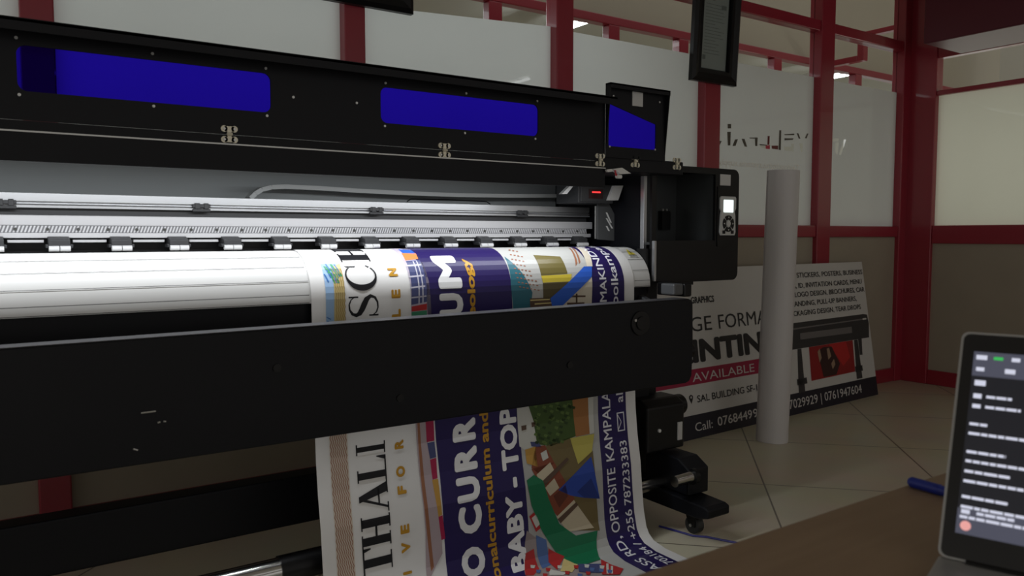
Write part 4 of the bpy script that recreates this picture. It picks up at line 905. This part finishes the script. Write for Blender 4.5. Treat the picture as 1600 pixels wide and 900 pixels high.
# ------------------------------------------------------------------ table with laptop and marker
TZ = 0.75
TB = thing('table', (1.1, 0.2, 0), 'brown wood table in the right foreground carrying the open laptop', 'table')
b = MB(); b.box(0.35, 1.95, -0.45, 0.665, TZ-0.035, TZ); b.build('tabletop', wood_mat(), TB, bevel=0.004)
for x in (0.42, 1.86):
    for y in (-0.38, 0.58):
        b = MB(); b.box(x-0.025, x+0.025, y-0.025, y+0.025, 0, TZ-0.035); b.build('leg', BLK, TB, bevel=0.003)
Bc = Vector((0.940, 0.469, TZ+0.018)); lr = Vector((0.30, -0.954, 0)).normalized(); lb = Vector((0.954, 0.30, 0)).normalized()
ti = math.radians(25); lu = (lb*math.sin(ti)+Vector((0, 0, 1))*math.cos(ti)).normalized(); ln = lr.cross(lu).normalized()
if ln.x > 0: ln = -ln
SW, SH = 0.40, 0.285
LP = thing('laptop', (0.9, 0.33, TZ), 'open silver laptop with a dark lit screen of white text on the table', 'laptop')
lp = lambda a, c, o=0.0: Bc+lr*a+lu*c+ln*o
def lplate(pts, o0, o1, name, m_, parent):
    b = MB(); b.plate(pts, [], lambda x, y, t: lp(x, y, t), o0, o1); return b.build(name, m_, parent)
sl = lplate(rrect(0, SW, 0.0, SH, 0.009), -0.007, 0.0, 'screen_lid', mat('laptop_silver', (0.42, 0.42, 0.41), 0.35, metal=0.4), LP)
lplate(rrect(0.003, SW-0.003, 0.002, SH-0.003, 0.008), 0.0, 0.001, 'bezel', mat('bezel_black', (0.008, 0.008, 0.009), 0.3), sl)
dx0, dx1, dz0, dz1 = 0.016, SW-0.016, 0.031, SH-0.026
disp = lplate([(dx0, dz0), (dx1, dz0), (dx1, dz1), (dx0, dz1)], 0.001, 0.0013, 'display', mat('display_dark', (0.01, 0.01, 0.012), 0.3, emit=(0.30, 0.31, 0.42), estr=0.03), sl)
LIT = mat('display_text', (0.02, 0.02, 0.02), 0.4, emit=(0.82, 0.84, 1.0), estr=0.75); LITB = mat('display_bar', (0.02, 0.02, 0.02), 0.4, emit=(0.5, 0.52, 0.75), estr=0.13)
LITG = mat('display_green', (0.01, 0.02, 0.01), 0.4, emit=(0.05, 0.6, 0.12), estr=0.8); LITC = mat('display_blue', (0.01, 0.01, 0.03), 0.4, emit=(0.05, 0.35, 1.0), estr=1.0); LITP = mat('display_pink', (0.03, 0.01, 0.01), 0.4, emit=(1.0, 0.45, 0.42), estr=0.8)
b = MB(); DW, DH = dx1-dx0, dz1-dz0
def ui(x0, x1, y, hh, mi, o=0.0016):
    b.mi = mi; b.face([lp(dx0+x0, dz1-y-hh/2, o), lp(dx0+x1, dz1-y-hh/2, o), lp(dx0+x1, dz1-y+hh/2, o), lp(dx0+x0, dz1-y+hh/2, o)])
ui(0, DW, 0.016, 0.032, 1, 0.0014); ui(0.037, 0.055, 0.0085, 0.017, 1, 0.00155); ui(0, DW, DH-0.015, 0.030, 1, 0.0014)
ui(0.003, 0.015, 0.0075, 0.006, 0); ui(0.022, 0.032, 0.0075, 0.004, 2); ui(0.041, 0.050, 0.0075, 0.005, 0); ui(0.058, 0.070, 0.0075, 0.004, 2)
ui(0.004, 0.013, 0.023, 0.005, 0); ui(0.020, 0.028, 0.023, 0.003, 1); ui(0.035, 0.046, 0.023, 0.006, 0)
rl2 = random.Random(11)
def line(x0, x1, y):
    x = x0
    while x < x1:
        wl = rl2.uniform(0.006, 0.014); ui(x, min(x1, x+wl), y, 0.0034, 0); x += wl+0.0012
ui(0.004, 0.016, 0.041, 0.007, 0); ui(0.076, 0.20, 0.041, 0.005, 0)
for x0, x1, y in ((0.018, 0.045, 0.058), (0.018, 0.055, 0.071), (0.003, 0.022, 0.094), (0.003, 0.105, 0.106), (0.003, 0.044, 0.129), (0.003, 0.11, 0.1405), (0.003, 0.050, 0.153), (0.003, 0.078, 0.165), (0.003, 0.050, 0.184), (0.003, 0.11, 0.196), (0.003, 0.096, 0.208)): line(x0, x1, y)
ui(0.004, 0.013, 0.058, 0.006, 0); ui(0.004, 0.013, 0.071, 0.005, 0); ui(0.004, 0.013, DH-0.0265, 0.005, 0); line(0.020, 0.058, DH-0.0265)
for cx, cy, mi in ((0.010, DH-0.010, 4), (0.098, DH-0.014, 3)):
    b.mi = mi; b.face([lp(dx0+cx+0.0058*math.cos(q*math.pi/6), dz1-cy+0.0058*math.sin(q*math.pi/6), 0.0018) for q in range(12)])
b.build('screen_text', [LIT, LITB, LITG, LITC, LITP], disp)
bb = [Bc-Vector((0, 0, 0.018))+lr*a-lb*c for a, c in ((0, -0.008), (SW, -0.008), (SW, 0.27), (0, 0.27))]
b = MB(); b.prism([p+Vector((0, 0, 0.0015)) for p in bb], [p+Vector((0, 0, 0.0165)) for p in bb]); bs = b.build('base', MATS['laptop_silver'], LP, bevel=0.003)
b = MB()
for r in range(6):
    for q in range(15):
        o_ = Bc+Vector((0, 0, -0.0015))+lr*(0.045+q*0.0220)-lb*(0.075+r*0.0185); b.obox(o_+Vector((0, 0, 0.0006)), lr, lb, Vector((0, 0, 1)), 0.0088, 0.0078, 0.0008)
b.build('keyboard', mat('key_black', (0.012, 0.012, 0.013), 0.4), bs); b = MB(); b.obox(Bc+lr*0.20-lb*0.215+Vector((0, 0, -0.0013)), lr, lb, Vector((0, 0, 1)), 0.05, 0.034, 0.0005); b.build('touchpad', STK, bs)
b = MB(); b.cyl(Bc+lr*0.03+Vector((0, 0, -0.002)), Bc+lr*(SW-0.03)+Vector((0, 0, -0.002)), 0.005, 12); b.build('screen_hinge', BLKP, LP)

p0 = at(1421, 752, Z=TZ+0.0085); p1 = at(1505, 776, Z=TZ+0.0085); d = (p1-p0).normalized(); p1 = p0+d*0.138
MK = thing('marker_pen', (p0.x, p0.y, TZ), 'blue marker pen lying on the brown table behind the laptop', 'pen')
PEN = mat('blue_plastic', (0.018, 0.035, 0.30), 0.35)
b = MB(); b.cyl(p0+d*0.045, p1, 0.0078, 18); b.build('barrel', PEN, MK, smooth=True)
b = MB(); b.cyl(p0+d*0.004, p0+d*0.05, 0.0085, 18); b.cyl(p0, p0+d*0.004, 0.006, 18, 0.0085); b.build('cap', PEN, MK, smooth=True)

# thin blue cable on the floor by the caster
pts = [at(u, v, Z=0.004) for u, v in ((1030, 822), (1062, 831), (1082, 837), (1105, 839), (1125, 843), (1150, 848), (1200, 862))]
b = MB(); b.tube(pts, 0.0042, 8); tag(b.build('network_cable', mat('blue_cable', (0.03, 0.03, 0.20), 0.4), smooth=True, base=(pts[3].x, pts[3].y, 0)), 'thin blue cable lying on the tiled floor beside the printer caster', 'cable')
